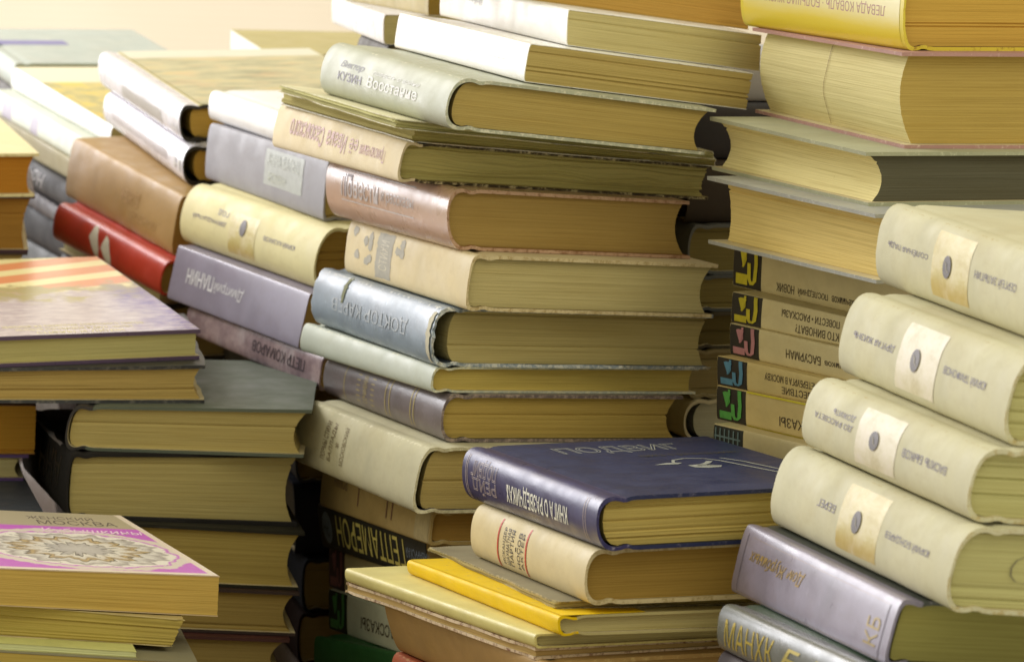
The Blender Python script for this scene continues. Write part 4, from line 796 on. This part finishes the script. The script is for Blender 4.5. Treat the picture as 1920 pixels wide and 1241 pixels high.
# ------------------------------------------------------------------ lit left stack
b = book('M1', 'large picture-covered hardback with a dark hollow spine end on the lit left stack', mat_cover((206, 196, 146), .35, .06), spine=mat_cover((214, 212, 222), .25, .08, stain=.1, coat=.5, scuff=.2), page=(186, 146, 64), lining=mat_cover((30, 28, 24), .5), group=LS, bulge=.0075, m=2.6, hollow=.0075, tc=.0026, concave=0, cap=mat_cover((34, 30, 26), .5))
patch(b, b.cover, 'cover_picture', 'deck', .016, b.D-.001, .001, b.L-.001, mat_art('meadow'), nu=14, nv=14)
patch(b, b.cover, 'spine_print', 'spine', .045, .150, .16, .5, mat_ink((176, 172, 170), .3), nu=14, nv=8, ragged=.003); lettering(b, b.cover, 'Н', 'spine', .006, .018, .18, .42, WHITE, 'flip', bold=.02, off=.0006)
b = book('M2', 'white and lilac glossy hardback under the large picture-covered one', mat_cover((212, 206, 204), .3, .06, wear=(120, 110, 100), wamt=.12), spine=mat_cover((214, 212, 222), .25, .08, stain=.1, coat=.5, scuff=.2), page=(180, 140, 60), lining=mat_cover((30, 28, 24), .5), group=LS, bulge=.009, m=2.2, hollow=.0075, tc=.0026, concave=0, cap=mat_cover((34, 30, 26), .5))
patch(b, b.cover, 'spine_print', 'spine', .040, .190, .38, .62, mat_ink((182, 176, 180), .3), nu=14, nv=8, ragged=.003); lettering(b, b.cover, 'Н', 'spine', .006, .020, .34, .62, WHITE, 'flip', bold=.02, off=.0006)
b = book('M3', 'thick tan leatherette book with faint pressed lettering', mat_cover((170, 136, 80), .5, .07, stain=.3, wear=(206, 176, 120), wamt=.2), page=(150, 112, 50), group=LS, bulge=.004, m=3.2, kind='paper', ragged=.0012, amp=.0012)
lettering(b, b.cover, 'ДЖЕК', 'spine', .065, .10, .45, .72, mat_ink((196, 158, 104)), 'flip'); lettering(b, b.cover, 'ЛОНДОН', 'spine', .03, .075, .25, .42, mat_ink((200, 164, 110)), 'flip')
b = book('M4', 'red hardback with a white angular emblem on its glossy spine', mat_cover((184, 56, 36), .40, .08, stain=0, wear=(206, 150, 130), wamt=.14, coat=.1), page=(150, 112, 50), group=LS, bulge=.006, m=2.4)
poly(b, b.cover, 'emblem', 'spine', [[(.1295, .60), (.1245, .99), (.1200, .78), (.1180, .88), (.1095, .42), (.1095, .10), (.1140, .30), (.1165, .20)], [(.1065, .48), (.1015, .86), (.0970, .66), (.0950, .76), (.0865, .32), (.0865, .02), (.0910, .18), (.0935, .10)]], mat_ink((222, 216, 198)))
b = book('M5', 'black-boarded book with cream edges under the red hardback', mat_cover((48, 46, 46), .5, .1), page=(206, 190, 130), side='R', group=LS, bulge=.004, concave=0, sq=.003)
# ------------------------------------------------------------------ far left stack and the books behind
b = book('L2', 'white-spined book with a sunflower-yellow cover at the far left', mat_cover((236, 236, 232), .35, .03, stain=.08), page=(206, 190, 130), group=LL, bulge=.004, m=3, kind='paper')
patch(b, b.cover, 'cover_picture', 'deck', .002, b.D-.001, .001, b.L-.001, mat_art('sunflower'), nu=10, nv=10)
b = book('L3', 'pale green-white book under the sunflower-yellow one', mat_cover((206, 212, 198), .45, .05, stain=.2), page=(206, 190, 130), group=LL, bulge=.004, m=3, kind='paper')
patch(b, b.cover, 'spine_print', 'spine', .12, .135, .1, .9, mat_ink((186, 180, 196), .5), nu=3, nv=6); patch(b, b.cover, 'spine_print', 'spine', .175, .195, .1, .9, mat_ink((186, 180, 196), .5), nu=3, nv=6)
b = book('L4', 'dull grey-tan book in the shade below the pale green-white one', mat_cover((158, 150, 118), .6, .06), page=(170, 140, 80), group=LL, bulge=.003, m=4)
b = book('D1', 'charcoal book with scribbled silver lettering beside the tan leatherette book', mat_cover((40, 37, 36), .6, .12, scuff=.3, spec=.25), page=(150, 124, 70), group=LL, bulge=.006, m=2.4)
lettering(b, b.cover, 'Ночь', 'spine', .085, .135, .3, .85, mat_ink((150, 146, 146)), 'flip', shear=.5)
b = book('D2', 'thin grey scuffed book between two charcoal ones at the left', mat_cover((76, 72, 74), .6, .12, spec=.25, scuff=.5, wear=(190, 186, 186), wamt=.4), page=(150, 124, 70), group=LL, bulge=.004, m=2.4)
b = book('D3', 'plain dark grey book beside the left end of the red hardback', mat_cover((44, 43, 44), .65, .08, spec=.2), page=(150, 124, 70), group=LL, bulge=.006, m=2.4)
b = book('L1', 'grey-blue hardback with a violet strip on its cover, behind the far left stack', mat_cover((168, 178, 172), .4, .03, stain=.05), page=(222, 210, 160), group='books lying far behind', bulge=.006, m=2.4, tc=.002)
patch(b, b.cover, 'cover_strip', 'deck', .0, .072, .105, .130, mat_ink((122, 118, 170)), nu=6, nv=4)
b = book('V2', 'olive-covered book whose corner shows far behind the picture-covered one', mat_cover((176, 164, 110), .6, .04), page=(226, 220, 200), side='R', group='books lying far behind', bulge=.004, concave=0, kind='paper')
b = book('Tb', 'book with dull page edges standing on the lavender-white one behind the top', (176, 160, 110), page=(170, 142, 70), group='books behind the top of the central stack', kind='paper')
b = book('Ta', 'lavender-white glossy book poking out left behind the top paperbacks', mat_cover((224, 222, 226), .32, .04, stain=.1, wear=(190, 160, 150), wamt=.12), page=(206, 190, 130), group='books behind the top of the central stack', kind='paper', bulge=.003)
poly(b, b.cover, 'printed_lines', 'spine', stroke([(.10, .35), (.16, .38)], .03)+stroke([(.13, .55), (.175, .60)], .03), mat_ink((206, 200, 218)))
# ------------------------------------------------------------------ dark gap between the central and right stacks
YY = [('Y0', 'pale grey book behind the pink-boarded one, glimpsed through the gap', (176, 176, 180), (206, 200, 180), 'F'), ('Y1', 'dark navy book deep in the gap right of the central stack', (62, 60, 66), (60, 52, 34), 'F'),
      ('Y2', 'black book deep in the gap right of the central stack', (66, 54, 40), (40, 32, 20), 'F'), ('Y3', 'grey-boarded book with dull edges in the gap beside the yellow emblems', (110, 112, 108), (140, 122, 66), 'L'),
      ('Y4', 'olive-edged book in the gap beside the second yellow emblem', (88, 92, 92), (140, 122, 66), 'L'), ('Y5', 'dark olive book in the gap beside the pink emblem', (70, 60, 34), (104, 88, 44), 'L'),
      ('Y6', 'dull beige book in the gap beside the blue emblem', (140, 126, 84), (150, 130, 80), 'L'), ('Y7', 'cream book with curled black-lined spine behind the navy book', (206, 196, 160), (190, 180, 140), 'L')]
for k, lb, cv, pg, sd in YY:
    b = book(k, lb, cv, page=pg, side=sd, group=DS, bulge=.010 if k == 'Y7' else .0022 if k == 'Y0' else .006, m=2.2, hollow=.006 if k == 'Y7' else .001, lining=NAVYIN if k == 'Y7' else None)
# ------------------------------------------------------------------ left edge and front left stacks
b = book('F1', 'cream-covered book with orange-brown page edges at the left edge', mat_cover((222, 212, 164), .55, .05, stain=.3, wear=(180, 160, 100), wamt=.3), page=(176, 116, 34), group=EL, kind='hard', concave=.003, tc=.002)
b = book('F2', 'dark purple-covered book with brown page edges under the cream-covered one', mat_cover((66, 36, 52), .5, .08), page=(158, 112, 44), group=EL, concave=.003)
b = book('O1', 'large book with an orange striped and lilac picture cover at the left', mat_cover((84, 64, 92), .35, .05), page=(186, 170, 104), group=FL, bulge=.005, concave=0, sq=.002, tc=.0022)
patch(b, b.cover, 'cover_picture', 'deck', .012, b.D-.0006, .0006, b.L-.0006, mat_art('stripes'), nu=14, nv=14)
for k, s in enumerate(('и зрелище на переломе советского театра', 'история постановок в двух частях', 'сцены и люди')): lettering(b, b.cover, s, 'deck', .085+.01*k, .172-.008*k, .026-.011*k, .034-.011*k, mat_ink((226, 214, 150)), 'deck')
b = book('O2', 'black-boarded hardback with warped cover below the striped picture cover', mat_cover((40, 40, 42), .45, .08, wear=(96, 92, 84), wamt=.3), page=(180, 148, 80), group=FL, concave=.004, amp=.002, ragged=.001, dark=.5)
b = book('P4', 'grey-green covered book with dull edges carrying the black-boarded hardback', mat_cover((92, 99, 86), .55, .04, stain=.1, scuff=.05, spec=.3), page=(182, 158, 92), spine=mat_cover((44, 40, 40), .5), group=FL, bulge=.006)
b = book('P5', 'very thick dark book with black lettering on its shaded spine', mat_cover((44, 42, 41), .95, .1, scuff=.10, spec=.04), page=(182, 160, 96), cracks=.01, group=FL, bulge=.004, m=3, ragged=.0008, lining=NAVYIN)
lettering(b, b.cover, 'АНН', 'spine', .03, .12, .3, .85, mat_ink((20, 18, 18)), 'flip')
patch(b, b.cover, 'worn_edge', 'spine', .045, b.L-.004, .955, .995, mat_ink((150, 144, 146), .6), nu=16, nv=3, off=.0004, ragged=.0012)
b = book('P6', 'dark-covered book with olive page edges behind the magenta cover', mat_cover((44, 42, 34), .8, .08, spec=.15), page=(168, 142, 72), group=FL)
b = book('P7', 'brown-black book third from the bottom in the left pile', mat_cover((50, 32, 26), .5, .08), page=(160, 132, 68), group=FL)
b = book('P8', 'maroon-covered book at the bottom of the left pile', mat_cover((70, 32, 28), .5, .08), page=(156, 130, 70), group=FL)
b = book('U1', 'plain book with deep orange page edges at the left edge', (140, 90, 34), page=(204, 144, 48), group=EL, kind='paper')
b = book('U2', 'violet-covered book with cream edges under the deep orange one', mat_cover((92, 64, 124), .45, .06), page=(200, 180, 120), group=EL)
b = book('U3', 'dark blue-grey hardback whose cover shows beside the very thick dark book', mat_cover((72, 78, 88), .5, .08), page=(170, 146, 86), group=EL)
b = book('Q1', 'pocket paperback with a magenta cover and jewellery picture at the front left', mat_cover((214, 190, 150), .4, .05), page=(206, 168, 82), group=FL, kind='paper', concave=0)
patch(b, b.cover, 'cover_picture', 'deck', .001, b.D-.0003, .0003, b.L-.0003, mat_art('ring'), nu=12, nv=12)
lettering(b, b.cover, 'МОСКВА', 'deck', .068, .112, .132, .144, mat_ink((96, 82, 70)), 'deck', shear=.2); lettering(b, b.cover, 'ЖЕНСКИЙ', 'deck', .066, .104, .147, .158, mat_ink((96, 82, 70)), 'deck', shear=.2)
lettering(b, b.cover, 'Кубышкины', 'deck', .064, .120, .106, .121, mat_ink((230, 196, 214)), 'deck', shear=.3, bold=.01)
b = book('Q2', 'coverless paperback with cream edges under the magenta-covered one', (190, 172, 116), page=(184, 158, 76), group=FL, kind='paper', ragged=.003, jit=.0006, cracks=.2)
b = book('Q2b', 'thin booklet with lime green and white edge at the bottom left', mat_cover((206, 206, 130), .5, .08), page=(214, 208, 140), group=FL, kind='booklet', ragged=.001)
b = book('Q3', 'grey-covered book at the bottom left corner', mat_cover((132, 126, 100), .6, .06), page=(190, 160, 74), group=FL, kind='paper')
# ------------------------------------------------------------------ the books below the frame that carry the stacks
for f in FILL:
    k = sum(int(abs(v)*1000) for v in f[:3]) % 4
    book(f, 'plain hardback hidden at the foot of a stack, below the books in view', [(70, 56, 42), (46, 48, 44), (60, 54, 44), (54, 36, 32)][k], page=(176, 150, 88), group='plain hardbacks carrying the stacks')
